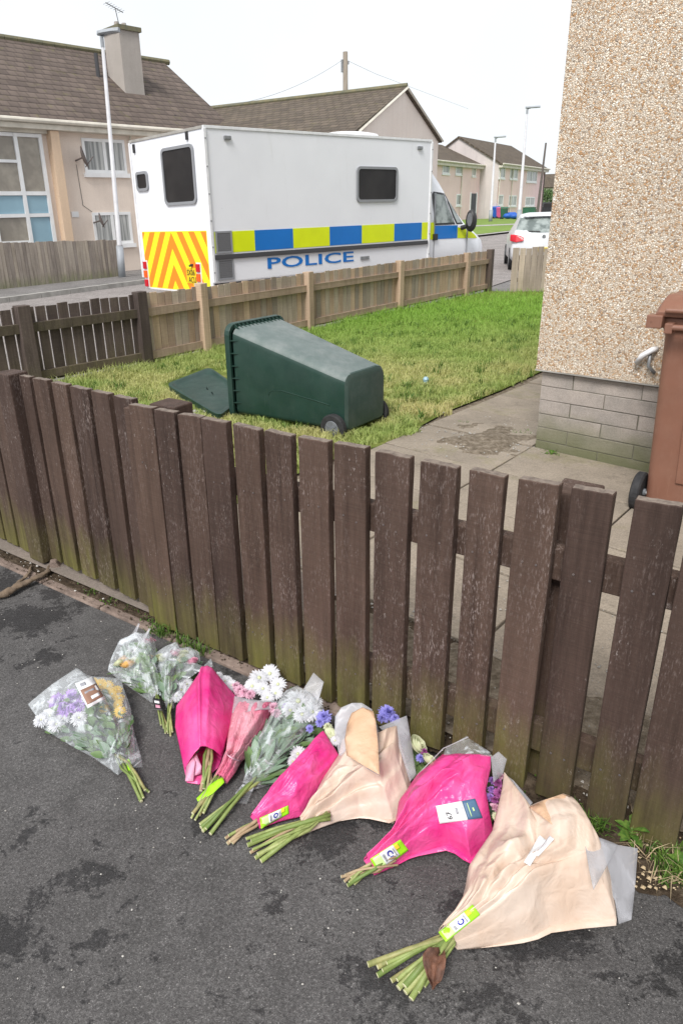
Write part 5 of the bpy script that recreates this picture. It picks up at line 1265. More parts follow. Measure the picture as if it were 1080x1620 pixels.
def flower(parent, kind, col, px_, py_, z_, rpx, up=(0, 0, 1), second=None, name=None):
    p = at(px_, py_, z_); dist = (p-Vector((0, 0, H))).length; r = rpx*dist/1093
    me = flower_mesh(kind, [M[col], M[second] if second else M['disc']], random.randint(0, 2))
    o = bpy.data.objects.new(name or 'flower', me); COL.objects.link(o)
    u_ = (Vector(up)+Vector((random.uniform(-.25, .25), random.uniform(-.25, .25), 0))).normalized()
    R = u_.to_track_quat('Z', 'Y').to_matrix() @ Matrix.Rotation(random.random()*6, 3, 'Z')
    M4 = Matrix.Translation(p) @ (R*r).to_4x4() if False else Matrix.Translation(p) @ R.to_4x4() @ Matrix.Scale(r, 4)
    o.parent = parent; o.matrix_local = parent.matrix_world.inverted() @ M4; o.matrix_world = M4
    return o
TOC = Vector((0, -.45, .9))
def stems(parent, neck, ends, r=.0048, mat='stem', inside=None, cols=None):
    nk = at(*neck)
    for i, e in enumerate(ends):
        ep = at(*e); d = (ep-nk); ins = nk-d.normalized()*.07+Vector((random.uniform(-.008, .008), random.uniform(-.008, .008), random.uniform(-.002, .01)))
        off = Vector((random.uniform(-.013, .013), random.uniform(-.013, .013), random.uniform(-.004, .014)))
        rr = r*random.uniform(.62, 1.12); mid = nk.lerp(ep, .5)+off*.6+Z*.004
        for q in (ins, nk, mid, ep): q.z = max(q.z, rr+.002)
        mm = M['stembrown'] if (cols and i in cols) else M[mat]
        b = MB(); b.tube([ins, nk+off, mid, ep], [rr*.9, rr, rr, rr*1.1], 8); s_ = b.build('stem', mm, parent, smooth=True)
        dd = (ep-mid).normalized(); MB().tube([ep, ep+dd*.0012], [rr*1.08, rr*1.0], 8).build('cut_end', M['stemcut'], s_)
def foliage(parent, Sf, n, v0, v1, mats=('leaf', 'leafgrey'), L=.055, W=.012, fill=.75, u0=.08, u1=.92):
    for mi, mn in enumerate(mats):
        b = MB()
        for q in range(int(n*1.5)//len(mats)):
            u, v = random.uniform(u0, u1), random.uniform(v0, v1); p = Sf(u, v); p2 = Sf(u, min(1, v+.05)); p.z = .012+(p.z-.012)*random.uniform(.15, fill)
            d = (p2-Sf(u, v)); d = d.normalized() if d.length > 1e-6 else Vector((0, 1, 0)); d = (d+Vector((random.uniform(-.7, .7), random.uniform(-.7, .7), random.uniform(-.1, .3)))).normalized()
            side = d.cross(Z+Vector((random.uniform(-.6, .6), random.uniform(-.6, .6), 0))).normalized(); ln = L*random.uniform(.6, 1.2); w_ = W*random.uniform(.6, 1.3)
            nr = side.cross(d); n0 = len(b.v); prof = [(0, .15), (.25, .8), (.5, 1), (.75, .7), (1, .05)]
            for t_, k in prof:
                c = p+d*ln*t_-Z*(.25*ln*t_*t_)
                c.z = max(c.z, .008)
                b.v += [c-side*w_*k, c+nr*(-.3*w_*k), c+side*w_*k]
            for i in range(4):
                for j in (0, 1): b.f.append((n0+i*3+j, n0+i*3+j+1, n0+i*3+j+4, n0+i*3+j+3)); b.m.append(0)
        o = b.build('foliage', M[mn], parent, smooth=True, fix=False)
def bvh_of(objs):
    vs_, fs_ = [], []
    for o in objs:
        n0 = len(vs_); vs_ += [o.matrix_world @ v.co for v in o.data.vertices]; fs_ += [tuple(i+n0 for i in p.vertices) for p in o.data.polygons]
    return BVHTree.FromPolygons(vs_, fs_)
CAMP = Vector((0, 0, H))
def drape(name, quad, bvh, parent, mat, off=.003, u0=0, u1=1, v0=0, v1=1, nu=10, nv=6, zdef=.05):
    """small card lying on a wrap; u along quad[0]->quad[1], v along quad[0]->quad[3]"""
    q = [Vector(p) for p in quad]
    def f(u, v):
        u, v = u0+(u1-u0)*u, v0+(v1-v0)*v; P = (q[0]*(1-u)+q[1]*u)*(1-v)+(q[3]*(1-u)+q[2]*u)*v
        d = ray(P.x, P.y).normalized(); h_ = bvh.ray_cast(CAMP, d)
        p = h_[0] if h_[0] else at(P.x, P.y, zdef); return p-d*off
    # smooth the hits so the card bridges small creases
    G = [[f(i/nu, j/nv) for i in range(nu+1)] for j in range(nv+1)]
    for _ in range(3):
        G2 = [[g.copy() for g in r] for r in G]
        for j in range(nv+1):
            for i in range(nu+1):
                nb = [G[jj][ii] for jj, ii in ((j-1, i), (j+1, i), (j, i-1), (j, i+1)) if 0 <= jj <= nv and 0 <= ii <= nu]
                av = sum(nb, Vector())/len(nb); px0 = G[j][i]; d = (px0-CAMP).normalized(); G2[j][i] = CAMP+d*max(.1, min((av-CAMP).length*.5+(px0-CAMP).length*.5, (px0-CAMP).length+.0005))
        G = G2
    b = MB(); b.grid(lambda u, v: G[round(v*nv)][round(u*nu)], nu, nv); o = b.build(name, mat, parent, smooth=True, fix=False)
    md = o.modifiers.new('thick', 'SOLIDIFY'); md.thickness = .0008; md.offset = 0; return o
def sachet(parent, quad, bvh):
    """green flower-food sachet with a white patch and a blue roundel"""
    s_ = drape('flower_food_sachet', quad, bvh, parent, M['taggreen'], .003, nu=14, nv=6)
    q = [Vector(p) for p in quad]
    def sub(nm, u0, u1, v0, v1, mt, off): return drape(nm, quad, bvh, s_, M[mt], off, u0, u1, v0, v1, 5, 4)
    sub('printed_band', .06, .38, .08, .92, 'taglight', .0045); sub('white_patch', .30, .74, .04, .9, 'paperwhite', .0055)
    sub('printed_flower', .74, .86, .1, .5, 'tagyellow', .0055)
    def P(u, v): return (q[0]*(1-u)+q[1]*u)*(1-v)+(q[3]*(1-u)+q[2]*u)*v
    b = MB()
    for i in range(16):
        a0, a1 = i*math.pi/8, (i+1)*math.pi/8; pts = []
        for a, r in ((a0, 1), (a1, 1), (a1, .55), (a0, .55)):
            P_ = P(.55+.085*r*math.cos(a), .47+.27*r*math.sin(a)); d = ray(P_.x, P_.y).normalized(); h_ = bvh.ray_cast(CAMP, d)
            pts.append((h_[0] if h_[0] else at(P_.x, P_.y, .05))-d*.0075)
        b.poly(pts)
    b.build('blue_roundel', M['tagblue'], s_)
    sub('printed_line', .34, .40, .2, .75, 'greyink', .0066); sub('printed_line', .66, .69, .2, .8, 'greyink', .0066)
    return s_
def bouquet(label, neck):
    return thing('bouquet', label, 'bouquet', Vector(at(*neck).xy.to_3d()), 'bouquets laid on the pavement')
def film_streaks(parent, pts, r=.0009):
    pass

random.seed(21)
# ---- 1: leftmost clear cellophane
T = bouquet('clear-wrapped bouquet of purple, white and yellow flowers with a brown card', (197, 1220, 0))
L_ = [(187, 1226, .01), (150, 1200, .012), (110, 1178, .02), (72, 1155, .03), (53, 1141, .04)]; R_ = [(203, 1214, .03), (214, 1205, .03), (213, 1170, .03), (207, 1120, .05), (190, 1073, .07)]
E_ = [(53, 1141, .04), (60, 1136, .05), (44, 1114, .07), (82, 1083, .11), (121, 1057, .12), (139, 1070, .1), (165, 1071, .1), (190, 1073, .07)]
Sf = patch(L_, R_, E_, .075, .012, .012, 3); sh = clothmesh('wrap', Sf, M['clear'], T)
S0 = patch([(a, b_, .008) for a, b_, c in L_], [(a, b_, .008) for a, b_, c in R_], [(a, b_, .02) for a, b_, c in E_], 0); clothmesh('wrap', S0, M['clear'], T, 16, 16)
polysheet('wrap_flap', [(203, 1214, .03), (226, 1214, .01), (224, 1200, .02), (205, 1130, .04), (192, 1075, .07), (203, 1150, .035)], M['clear'], T, .008, 4)
foliage(T, Sf, 110, .12, .8); 
for x, y, r in ((93, 1112, 17), (115, 1106, 17), (103, 1122, 15), (124, 1118, 13)): flower(T, 'carnation', 'pp', x, y, .07, r, TOC)
for x, y, r in ((80, 1134, 16), (66, 1140, 12), (90, 1147, 13), (126, 1137, 14), (100, 1138, 11)): flower(T, 'mum', 'pw', x, y, .055, r, TOC)
for x, y, r in ((147, 1081, 10), (159, 1084, 11), (171, 1086, 10), (184, 1093, 10), (189, 1105, 9), (190, 1126, 10), (178, 1098, 9), (165, 1121, 8), (187, 1115, 8), (154, 1091, 9)): flower(T, 'daisy', 'py', x, y, .065, r, TOC)
stems(T, (199, 1216, .02), [(222, 1266, .006), (227, 1262, .01), (224, 1268, .006), (236, 1253, .01), (230, 1250, .015)])
bv = bvh_of([sh]); cq = [(119, 1081), (147, 1070), (167, 1105), (139, 1121)]
cd = drape('card', cq, bv, T, M['paperwhite'], .004); drape('card_print', cq, bv, cd, M['cardbrown'], .006, .08, .98, .3, .88, 5, 5); drape('card_print', cq, bv, cd, M['paperwhite'], .0075, .42, .85, .66, .78, 4, 3); drape('card_print', cq, bv, cd, M['greyink'], .0075, .22, .75, .42, .5, 4, 3); drape('card_print', cq, bv, cd, M['greyink'], .0075, .2, .5, .08, .2, 4, 3)
sc_ = polysheet('flower_food_sachet', [(199, 1203, .03), (204, 1200, .035), (216, 1226, .02), (212, 1232, .015), (204, 1222, .02)], M['taggreen'], T, .003, 2, 3)
# ---- 2
T = bouquet('clear-wrapped bouquet with apricot and yellow roses behind the purple and yellow one', (246, 1104, 0))
L_ = [(240, 1112, .01), (205, 1087, .02), (182, 1070, .03), (171, 1061, .05)]; R_ = [(257, 1104, .03), (258, 1085, .04), (250, 1060, .06), (246, 1016, .1)]
E_ = [(171, 1061, .05), (173, 1050, .07), (180, 1032, .1), (190, 1012, .13), (206, 1006, .14), (214, 1000, .15), (226, 1003, .15), (236, 1000, .14), (246, 1016, .1)]
Sf = patch(L_, R_, E_, .06, .012, .012, 8); sh = clothmesh('wrap', Sf, M['clear'], T); foliage(T, Sf, 120, .1, .85)
S0 = patch([(a, b_, .008) for a, b_, c in L_], [(a, b_, .008) for a, b_, c in R_], E_, 0); clothmesh('wrap', S0, M['clear'], T, 16, 16)
for k, c, x, y, r in (('rose', 'pw', 198, 1020, 9), ('rose', 'pw', 214, 1012, 9), ('carnation', 'pk', 231, 1017, 9), ('carnation', 'pk', 240, 1015, 8), ('rose', 'pr', 203, 1055, 10), ('rose', 'pc', 210, 1050, 8), ('rose', 'py', 218, 1047, 8), ('rose', 'py', 233, 1044, 8), ('rose', 'pc', 190, 1052, 8), ('rose', 'pr', 197, 1046, 8)): flower(T, k, c, x, y, .075, r, (-.2, .2, .9), 'leaf' if k == 'rose' else None)
for p_, q_ in (((206, 1012), (220, 986)), ((218, 1022), (237, 994))):
    polysheet('wrap_spike', [(p_[0]-3, p_[1]+2, .12), (p_[0]+4, p_[1]+6, .1), (q_[0]+1.5, q_[1]+1, .17), (q_[0]-1, q_[1], .17)], M['frost'], T, .002, 1, 2)
stems(T, (250, 1108, .02), [(259, 1152, .006), (264, 1158, .008), (255, 1147, .01), (267, 1155, .006), (262, 1160, .01)], .0035)
bv = bvh_of([sh]); cq = [(242, 1104), (254, 1106), (257, 1124), (245, 1123)]; cd = drape('sticker', cq, bv, T, M['ink'], .004); drape('sticker_print', cq, bv, cd, M['pk'], .006, .2, .8, .55, .8, 4, 3); drape('sticker_print', cq, bv, cd, M['paperwhite'], .006, .15, .8, .2, .4, 4, 3)
# ---- 3
T = bouquet('small clear-wrapped bouquet of white and pink roses left of the pink kite wrap', (269, 1116, 0))
L_ = [(263, 1122, .01), (258, 1098, .03), (244, 1062, .04), (243, 1040, .06)]; R_ = [(275, 1121, .02), (278, 1095, .04), (292, 1070, .06), (317, 1047, .07)]
E_ = [(243, 1040, .06), (247, 1032, .08), (263, 1022, .11), (280, 1016, .13), (285, 1026, .12), (300, 1024, .11), (316, 1032, .09), (317, 1047, .07)]
Sf = patch(L_, R_, E_, .055, .01, .012, 13); sh = clothmesh('wrap', Sf, M['clear'], T); foliage(T, Sf, 90, .1, .85)
S0 = patch([(a, b_, .008) for a, b_, c in L_], [(a, b_, .008) for a, b_, c in R_], E_, 0); clothmesh('wrap', S0, M['clear'], T, 16, 16)
for k, c, x, y, r in (('rose', 'pc', 254, 1044, 8), ('rose', 'pw', 263, 1041, 8), ('rose', 'pk', 278, 1036, 8), ('rose', 'pc', 291, 1039, 9), ('rose', 'pk', 305, 1049, 8), ('rose', 'pw', 272, 1050, 7), ('rose', 'pc', 284, 1048, 6)): flower(T, k, c, x, y, .08, r, (.1, .2, .9), 'leaf')
stems(T, (269, 1120, .02), [(266, 1160, .006), (270, 1164, .008), (273, 1158, .01), (263, 1156, .006)], .0035)
# ---- 4: upright hot pink kite
T = bouquet('hot pink kite-shaped wrap with white flowers peeping out on both sides', (325, 1200, 0))
L_ = [(296, 1232, .012), (288, 1200, .02), (277, 1150, .03), (279, 1117, .05)]; R_ = [(345, 1212, .02), (355, 1182, .03), (366, 1145, .04), (373, 1101, .05)]
E_ = [(279, 1117, .05), (298, 1090, .09), (322, 1056, .13), (328, 1053, .135), (336, 1057, .13), (355, 1080, .09), (373, 1101, .05)]
def fold(u, v): return 0
Sf0 = patch(L_, R_, E_, .065, .004, .002, 17, .9)
def Sf(u, v):
    p = Sf0(u, v); k = math.exp(-((u-.46)/.035)**2)*.012*min(1, v*2); p = p+Z*k
    # neck edge rises over the stems
    if v < .3: p = p+(Sf0(u, .3)-p)*.0
    return p
sh = clothmesh('wrap', Sf, M['hotpink'], T, 80, 80, v0=.12)
polysheet('wrap_underside', [(277, 1150, .012), (296, 1238, .006), (315, 1241, .006), (346, 1214, .008), (368, 1150, .01), (320, 1120, .01)], M['hotpink'], T, .004, 3, 4)
polysheet('wrap_flap', [(296, 1205, .03), (303, 1190, .04), (309, 1205, .045), (306, 1236, .012), (293, 1236, .012)], M['hotpinkpale'], T, .004, 3, 4)
polysheet('wrap_flap', [(305, 1200, .04), (310, 1190, .045), (319, 1212, .04), (318, 1224, .02), (307, 1228, .015)], M['hotpinkpale'], T, .004, 5, 4)
foliage(T, Sf, 30, .2, .5, fill=.4, u0=.25, u1=.75)
for x, y, r in ((287, 1092, 14), (296, 1083, 12), (280, 1102, 10)): flower(T, 'mum', 'pw', x, y, .04, r, TOC)
for x, y, r, c in ((357, 1078, 11, 'pw'), (367, 1085, 11, 'pw'), (346, 1070, 8, 'pw'), (380, 1094, 12, 'plp'), (373, 1086, 9, 'plp')): flower(T, 'mum' if c == 'pw' else 'carnation', c, x, y, .05, r, TOC)
polysheet('wrap_flap', [(268, 1062, .05), (278, 1050, .08), (305, 1048, .1), (325, 1055, .11), (290, 1080, .07), (277, 1112, .04), (270, 1095, .04)], M['clear'], T, .006, 7)
polysheet('wrap_flap', [(318, 1058, .1), (334, 1041, .12), (337, 1054, .12), (328, 1062, .11)], M['clear'], T, .003, 2, 3)
stems(T, (330, 1200, .03), [(318, 1252, .006), (323, 1248, .01), (329, 1246, .012), (321, 1240, .016), (334, 1236, .012), (327, 1252, .006)], .005, cols=(0, 2, 4))
# ---- 5: soft pink mesh
T = bouquet('soft pink wrap tied at its neck with white flowers, beside the kite-shaped wrap', (362, 1215, 0))
L_ = [(337, 1232, .02), (349, 1213, .03), (357, 1193, .035), (361, 1160, .03), (367, 1125, .04), (372, 1102, .05)]; R_ = [(359, 1240, .02), (372, 1223, .03), (381, 1206, .03), (400, 1190, .02), (420, 1160, .03), (441, 1112, .06)]
E_ = [(372, 1102, .05), (390, 1109, .09), (410, 1110, .11), (428, 1111, .1), (441, 1112, .06)]
Sf0 = patch(L_, R_, E_, .055, .012, .02, 23)
def Sf(u, v):
    p = Sf0(u, v)
    if abs(v-.28) < .1: p = p-Z*(.016*math.cos((v-.28)/.1*math.pi/2)*math.sin(math.pi*u))
    return p
sh = clothmesh('wrap', Sf, M['softpink'], T, 56, 50)
S0 = patch([(a, b_, .008) for a, b_, c in L_], [(a, b_, .008) for a, b_, c in R_], [(a, b_, .02) for a, b_, c in E_], 0); clothmesh('wrap', S0, M['softpink'], T, 16, 16)
Sb = patch([(368, 1125, .055), (371, 1104, .06)], [(433, 1128, .07), (443, 1111, .07)], E_, .06, .01, .01, 5)
polysheet('sheer_band', [(367, 1128, .06), (371, 1101, .065), (392, 1106, .105), (412, 1108, .12), (441, 1109, .08), (432, 1122, .09), (410, 1123, .12), (390, 1126, .11)], M['frost'], T, .006, 6)
for x, y, r, c in ((410, 1073, 17, 'pw'), (427, 1066, 16, 'pw'), (440, 1083, 14, 'pw'), (399, 1086, 14, 'pw'), (423, 1104, 12, 'pw'), (416, 1090, 13, 'pw'), (436, 1097, 12, 'pw'), (386, 1096, 9, 'plp'), (396, 1099, 9, 'plp')): flower(T, 'daisy' if c == 'pw' else 'carnation', c, x, y, .09, r, TOC)
for x, y, r in ((432, 1120, 10), (437, 1128, 9), (425, 1118, 8)): flower(T, 'carnation', 'plp', x, y, .09, r, TOC)
bv = bvh_of([sh]); 
pts = [bv.ray_cast(CAMP, ray(357+24*i/10, 1193+12*i/10+2*math.sin(math.pi*i/10)).normalized())[0] for i in range(11)]; pts = [p+Z*.002 for p in pts if p]
if len(pts) > 3: MB().tube(pts, .0022, 6).build('ribbon', M['plp'], T, smooth=True)
stems(T, (348, 1234, .025), [(303, 1294, .006), (309, 1297, .008), (322, 1286, .01), (305, 1287, .012), (315, 1290, .006), (324, 1281, .012)])
stg = polysheet('flower_food_sachet', [(345, 1233, .045), (353, 1230, .045), (355, 1238, .04), (336, 1256, .03), (313, 1268, .02), (311, 1263, .022), (334, 1240, .035)], M['taggreen'], T, .004, 2, 4)
# ---- 6: clear with daisies
T = bouquet('clear-wrapped bouquet of large white daisies with violet flowers and grey-green leaves', (394, 1243, 0))
L_ = [(384, 1238, .02), (396, 1200, .03), (420, 1160, .04), (448, 1110, .06)]; R_ = [(400, 1250, .012), (432, 1240, .01), (455, 1205, .015), (478, 1175, .03), (503, 1150, .05)]
E_ = [(448, 1110, .06), (452, 1092, .1), (470, 1085, .13), (490, 1095, .13), (512, 1118, .1), (515, 1135, .07), (503, 1150, .05)]
Sf = patch(L_, R_, E_, .06, .014, .014, 31); sh = clothmesh('wrap', Sf, M['clear'], T); foliage(T, Sf, 170, .06, .78, ('leafgrey', 'leaf', 'leafgrey'), .085, .014)
S0 = patch([(a, b_, .008) for a, b_, c in L_], [(a, b_, .008) for a, b_, c in R_], [(a, b_, .03) for a, b_, c in E_], 0); clothmesh('wrap', S0, M['clear'], T, 16, 16)
for k, c, x, y, r in (('daisy', 'pw', 471, 1110, 22), ('daisy', 'pw', 493, 1127, 18), ('daisy', 'pw', 478, 1131, 16), ('daisy', 'pw', 459, 1124, 14), ('carnation', 'pb', 513, 1135, 13), ('carnation', 'pb', 506, 1143, 8), ('carnation', 'pb', 490, 1153, 7), ('carnation', 'pp', 453, 1118, 8), ('daisy', 'pw', 500, 1110, 11)): flower(T, k, c, x, y, .1, r, TOC)
for x, y, r in ((471, 1193, 14), (463, 1205, 9)): flower(T, 'daisy', 'pw', x, y, .05, r, TOC)
polysheet('wrap_flap', [(482, 1104, .1), (480, 1090, .13), (496, 1064, .16), (512, 1079, .15), (505, 1104, .12), (500, 1118, .1)], M['frost'], T, .004, 9, 4)
stems(T, (396, 1244, .02), [(317, 1305, .006), (321, 1315, .006), (333, 1319, .008), (326, 1311, .012), (318, 1309, .012)], .0055)
polysheet('wrap_flap', [(384, 1240, .03), (402, 1246, .025), (390, 1272, .01), (375, 1270, .012), (372, 1255, .02)], M['clear'], T, .006, 2, 4)
# ---- 7: hot pink lying
T = bouquet('narrow hot pink wrap with a green sachet between white daisies and peach paper', (402, 1300, 0))
L_ = [(396, 1292, .03), (420, 1268, .04), (438, 1237, .045), (473, 1202, .05), (507, 1158, .08)]; R_ = [(411, 1311, .02), (442, 1300, .012), (476, 1292, .012), (505, 1262, .02), (540, 1215, .04)]
E_ = [(507, 1158, .08), (512, 1156, .1), (536, 1194, .08), (540, 1215, .04)]
Sf = patch(L_, R_, E_, .06, .022, .012, 37); sh = clothmesh('wrap', Sf, M['hotpink'], T, 90, 90)
S0 = patch([(a, b_, .008) for a, b_, c in L_], [(a, b_, .008) for a, b_, c in R_], [(a, b_, .02) for a, b_, c in E_], 0); clothmesh('wrap', S0, M['hotpink'], T, 16, 16)
for k, c, x, y, r in (('daisy', 'pc', 522, 1160, 10), ('daisy', 'pw', 530, 1172, 9), ('carnation', 'pc', 518, 1150, 8)): flower(T, k, c, x, y, .09, r, TOC)
stems(T, (404, 1302, .02), [(357, 1326, .008), (360, 1335, .006), (364, 1331, .012), (368, 1334, .008), (362, 1322, .014)], .0055, cols=(0, 1, 2, 3))
bv = bvh_of([sh]); sachet(T, [(411, 1294), (456, 1274), (457, 1287), (413, 1311)], bv)
# ---- 8: first peach
T = bouquet('peach paper wrap with a curled upright fold, violet flowers and cream roses', (478, 1306, 0))
L_ = [(474, 1292, .04), (497, 1260, .05), (513, 1228, .06), (535, 1195, .08), (541, 1170, .1)]; R_ = [(480, 1321, .012), (503, 1311, .01), (540, 1298, .012), (575, 1293, .012), (622, 1303, .01), (650, 1270, .03), (649, 1232, .05)]
E_ = [(541, 1170, .1), (560, 1160, .14), (597, 1160, .17), (612, 1152, .18), (627, 1148, .16), (637, 1190, .1), (649, 1232, .05)]
Sf = patch(L_, R_, E_, .045, .03, .016, 41, .7); sh = clothmesh('wrap', Sf, M['peach'], T, 120, 120, .0008)
S0 = patch([(a, b_, .008) for a, b_, c in L_], [(a, b_, .006) for a, b_, c in R_], [(a, b_, .03) for a, b_, c in E_], 0); clothmesh('wrap', S0, M['peach'], T, 16, 16)
# frosted outer curl and peach inner curl leaning on the boards
bk = polysheet('frosted_sheet', [(536, 1195, .1), (529, 1160, .16), (530, 1133, .2), (540, 1119, .22), (557, 1112, .235), (572, 1112, .24), (588, 1122, .235), (597, 1150, .2), (598, 1180, .17), (600, 1227, .14), (560, 1205, .13)], M['frost'], T, .006, 3)
polysheet('peach_fold', [(549, 1145, .2), (556, 1128, .225), (573, 1119, .245), (590, 1125, .245), (594, 1140, .235), (598, 1180, .2), (600, 1226, .175), (570, 1208, .175), (548, 1195, .17), (545, 1170, .185)], M['peachin'], T, .012, 8)
polysheet('frosted_sheet', [(599, 1150, .17), (643, 1132, .17), (648, 1160, .14), (658, 1225, .07), (648, 1237, .06), (630, 1180, .13)], M['frost'], T, .004, 12)
for k, c, x, y, r in (('carnation', 'pb', 612, 1130, 17), ('carnation', 'pb', 624, 1137, 9), ('carnation', 'pb', 603, 1137, 8), ('rose', 'pc', 656, 1182, 14), ('rose', 'pc', 676, 1205, 10), ('carnation', 'pb', 664, 1200, 8), ('carnation', 'pm', 670, 1190, 7)): flower(T, k, c, x, y, .15 if y < 1150 else .09, r, (.15, -.2, .9) if k == 'carnation' else (.6, .1, .6), 'leaf' if k == 'rose' else None)
Sl = patch([(640, 1235, .03), (640, 1160, .1)], [(672, 1250, .02), (684, 1196, .06)], [(640, 1160, .1), (684, 1196, .06)], .02); foliage(T, Sl, 60, .1, .95, ('leaf',), .04, .008)
stems(T, (482, 1306, .03), [(390, 1327, .014), (392, 1337, .01), (396, 1349, .006), (404, 1358, .006), (413, 1363, .006), (398, 1331, .016), (400, 1344, .014), (408, 1352, .014)], .0056, cols=(2,))
# ---- 9: big hot pink
T = bouquet('large hot pink wrap with a white and blue price label between two peach wraps', (585, 1374, 0))
L_ = [(575, 1361, .03), (609, 1338, .05), (624, 1314, .055), (630, 1270, .06), (659, 1226, .09), (700, 1193, .12)]; R_ = [(592, 1385, .012), (630, 1368, .01), (652, 1356, .01), (712, 1344, .012), (745, 1368, .02), (770, 1330, .05), (779, 1312, .06)]
E_ = [(700, 1193, .12), (740, 1193, .19), (776, 1196, .17), (776, 1215, .16), (768, 1250, .14), (774, 1285, .1), (779, 1312, .06)]
Sf = patch(L_, R_, E_, .085, .036, .018, 47, .7); sh = clothmesh('wrap', Sf, M['hotpink'], T, 130, 130, .0007)
S0 = patch([(a, b_, .008) for a, b_, c in L_], [(a, b_, .006) for a, b_, c in R_], [(a, b_, .05) for a, b_, c in E_], 0); clothmesh('wrap', S0, M['hotpink'], T, 16, 16)
for k, c, x, y, r in (('carnation', 'pm', 786, 1240, 9), ('carnation', 'pm', 788, 1255, 9), ('carnation', 'pp', 778, 1236, 8), ('carnation', 'pp', 774, 1262, 8), ('carnation', 'plp', 781, 1278, 8), ('daisy', 'pc', 784, 1292, 7), ('carnation', 'pm', 781, 1266, 8), ('carnation', 'pp', 776, 1250, 7), ('carnation', 'plp', 790, 1228, 7)): flower(T, k, c, x, y, .1, r, (.5, -.2, .8))
foliage(T, patch([(770, 1310, .03), (772, 1225, .08)], [(788, 1300, .03), (793, 1218, .06)], [(772, 1225, .08), (793, 1218, .06)], .02), 50, .02, .95, ('leafgrey', 'leaf'), .03, .008)
polysheet('wrap_flap', [(776, 1198, .17), (788, 1189, .18), (801, 1201, .16), (795, 1225, .12), (780, 1238, .13)], M['frost'], T, .004, 12)
polysheet('wrap_flap', [(701, 1194, .13), (703, 1185, .14), (738, 1164, .19), (741, 1168, .19), (775, 1190, .185), (776, 1197, .18), (740, 1195, .19)], M['clear'], T, .004, 5)
pts = [at(660, 1226, .1), at(701, 1184, .145), at(740, 1166, .2)]; MB().tube(pts, .0016, 5).build('wrap_fold', M['frost'], T)
stems(T, (586, 1375, .025), [(540, 1387, .01), (545, 1394, .008), (550, 1401, .006), (547, 1384, .015), (553, 1396, .012), (556, 1390, .016), (560, 1398, .008)], .0045, cols=(0, 1, 3))
bv = bvh_of([sh]); sachet(T, [(585, 1359), (633, 1328), (646, 1345), (598, 1381)], bv)
lq = [(689, 1275), (751, 1263), (763, 1294), (695, 1303)]
lb_ = drape('price_label', lq, bv, T, M['paperwhite'], .004, 0, .66, 0, 1, 8, 6); drape('label_panel', lq, bv, T, M['navy'], .0042, .661, 1, 0, 1, 6, 6)
for u0, u1, v0, v1 in ((.44, .5, .3, .62), (.57, .58, .2, .85), (.61, .62, .3, .8)): drape('label_print', lq, bv, lb_, M['greyink'], .0055, u0, u1, v0, v1, 3, 3)
for u0, u1, v0, v1 in ((.76, .775, .15, .85), (.85, .885, .42, .6)): drape('label_print', lq, bv, lb_, M['taglight'], .0055, u0, u1, v0, v1, 3, 3)
q_ = [Vector(p) for p in lq]
def LP(u, v):
    P_ = (q_[0]*(1-u)+q_[1]*u)*(1-v)+(q_[3]*(1-u)+q_[2]*u)*v; d = ray(P_.x, P_.y).normalized(); h_ = bv.ray_cast(CAMP, d); return (h_[0] or at(P_.x, P_.y, .15))-d*.008
o_ = LP(.2, .42); ex_ = (LP(.21, .8)-LP(.2, .4)).normalized(); up_ = (LP(.32, .42)-o_); up_ = (up_-ex_*up_.dot(ex_)).normalized(); 
if ex_.cross(up_).dot(CAMP-o_) < 0: up_ = -up_; o_ = LP(.3, .42)
text('£9', .02, o_, ex_, up_, M['ink'], 'price_lettering', T, 1, .0004)
# ---- 10: big peach
T = bouquet('largest peach paper wrap with a brown leaf on its stems and frosted film end', (708, 1488, 0))
L_ = [(693, 1474, .04), (715, 1450, .05), (733, 1420, .07), (741, 1372, .09), (778, 1315, .11), (793, 1250, .14), (797, 1221, .15)]; R_ = [(724, 1503, .012), (790, 1496, .01), (844, 1488, .01), (871, 1474, .012), (925, 1466, .015), (975, 1461, .03), (968, 1400, .08), (925, 1335, .13)]
E_ = [(797, 1221, .15), (812, 1240, .16), (836, 1276, .17), (862, 1266, .2), (889, 1256, .21), (902, 1261, .2), (914, 1295, .17), (925, 1335, .13)]
Sf = patch(L_, R_, E_, .1, .034, .016, 59, .65); sh = clothmesh('wrap', Sf, M['peach'], T, 140, 140, .0008)
S0 = patch([(a, b_, .008) for a, b_, c in L_], [(a, b_, .006) for a, b_, c in R_], [(a, b_, .06) for a, b_, c in E_], 0); clothmesh('wrap', S0, M['peach'], T, 16, 16)
polysheet('frosted_sheet', [(923, 1322, .16), (960, 1334, .14), (1008, 1342, .12), (1004, 1400, .06), (998, 1455, .03), (978, 1462, .02), (972, 1425, .07), (950, 1385, .115), (930, 1350, .145), (922, 1335, .155)], M['frost'], T, .014, 3)
polysheet('frosted_sheet', [(921, 1316, .185), (950, 1326, .17), (976, 1336, .15), (958, 1372, .15), (938, 1408, .15), (931, 1375, .17)], M['frost'], T, .004, 31)
polysheet('frosted_sheet', [(800, 1226, .14), (812, 1235, .15), (842, 1270, .165), (834, 1279, .165)], M['frost'], T, .003, 9)
polysheet('peach_fold', [(836, 1277, .19), (862, 1265, .215), (889, 1256, .222), (902, 1260, .215), (912, 1292, .2), (905, 1306, .2), (888, 1316, .205), (862, 1296, .21)], M['peachin'], T, .01, 6)
stems(T, (708, 1487, .03), [(582, 1526, .012), (597, 1530, .014), (597, 1543, .008), (619, 1552, .006), (630, 1564, .006), (641, 1571, .006), (650, 1581, .006), (671, 1560, .006), (605, 1535, .018), (628, 1550, .018), (640, 1560, .016), (660, 1568, .012), (612, 1524, .022)], .006)
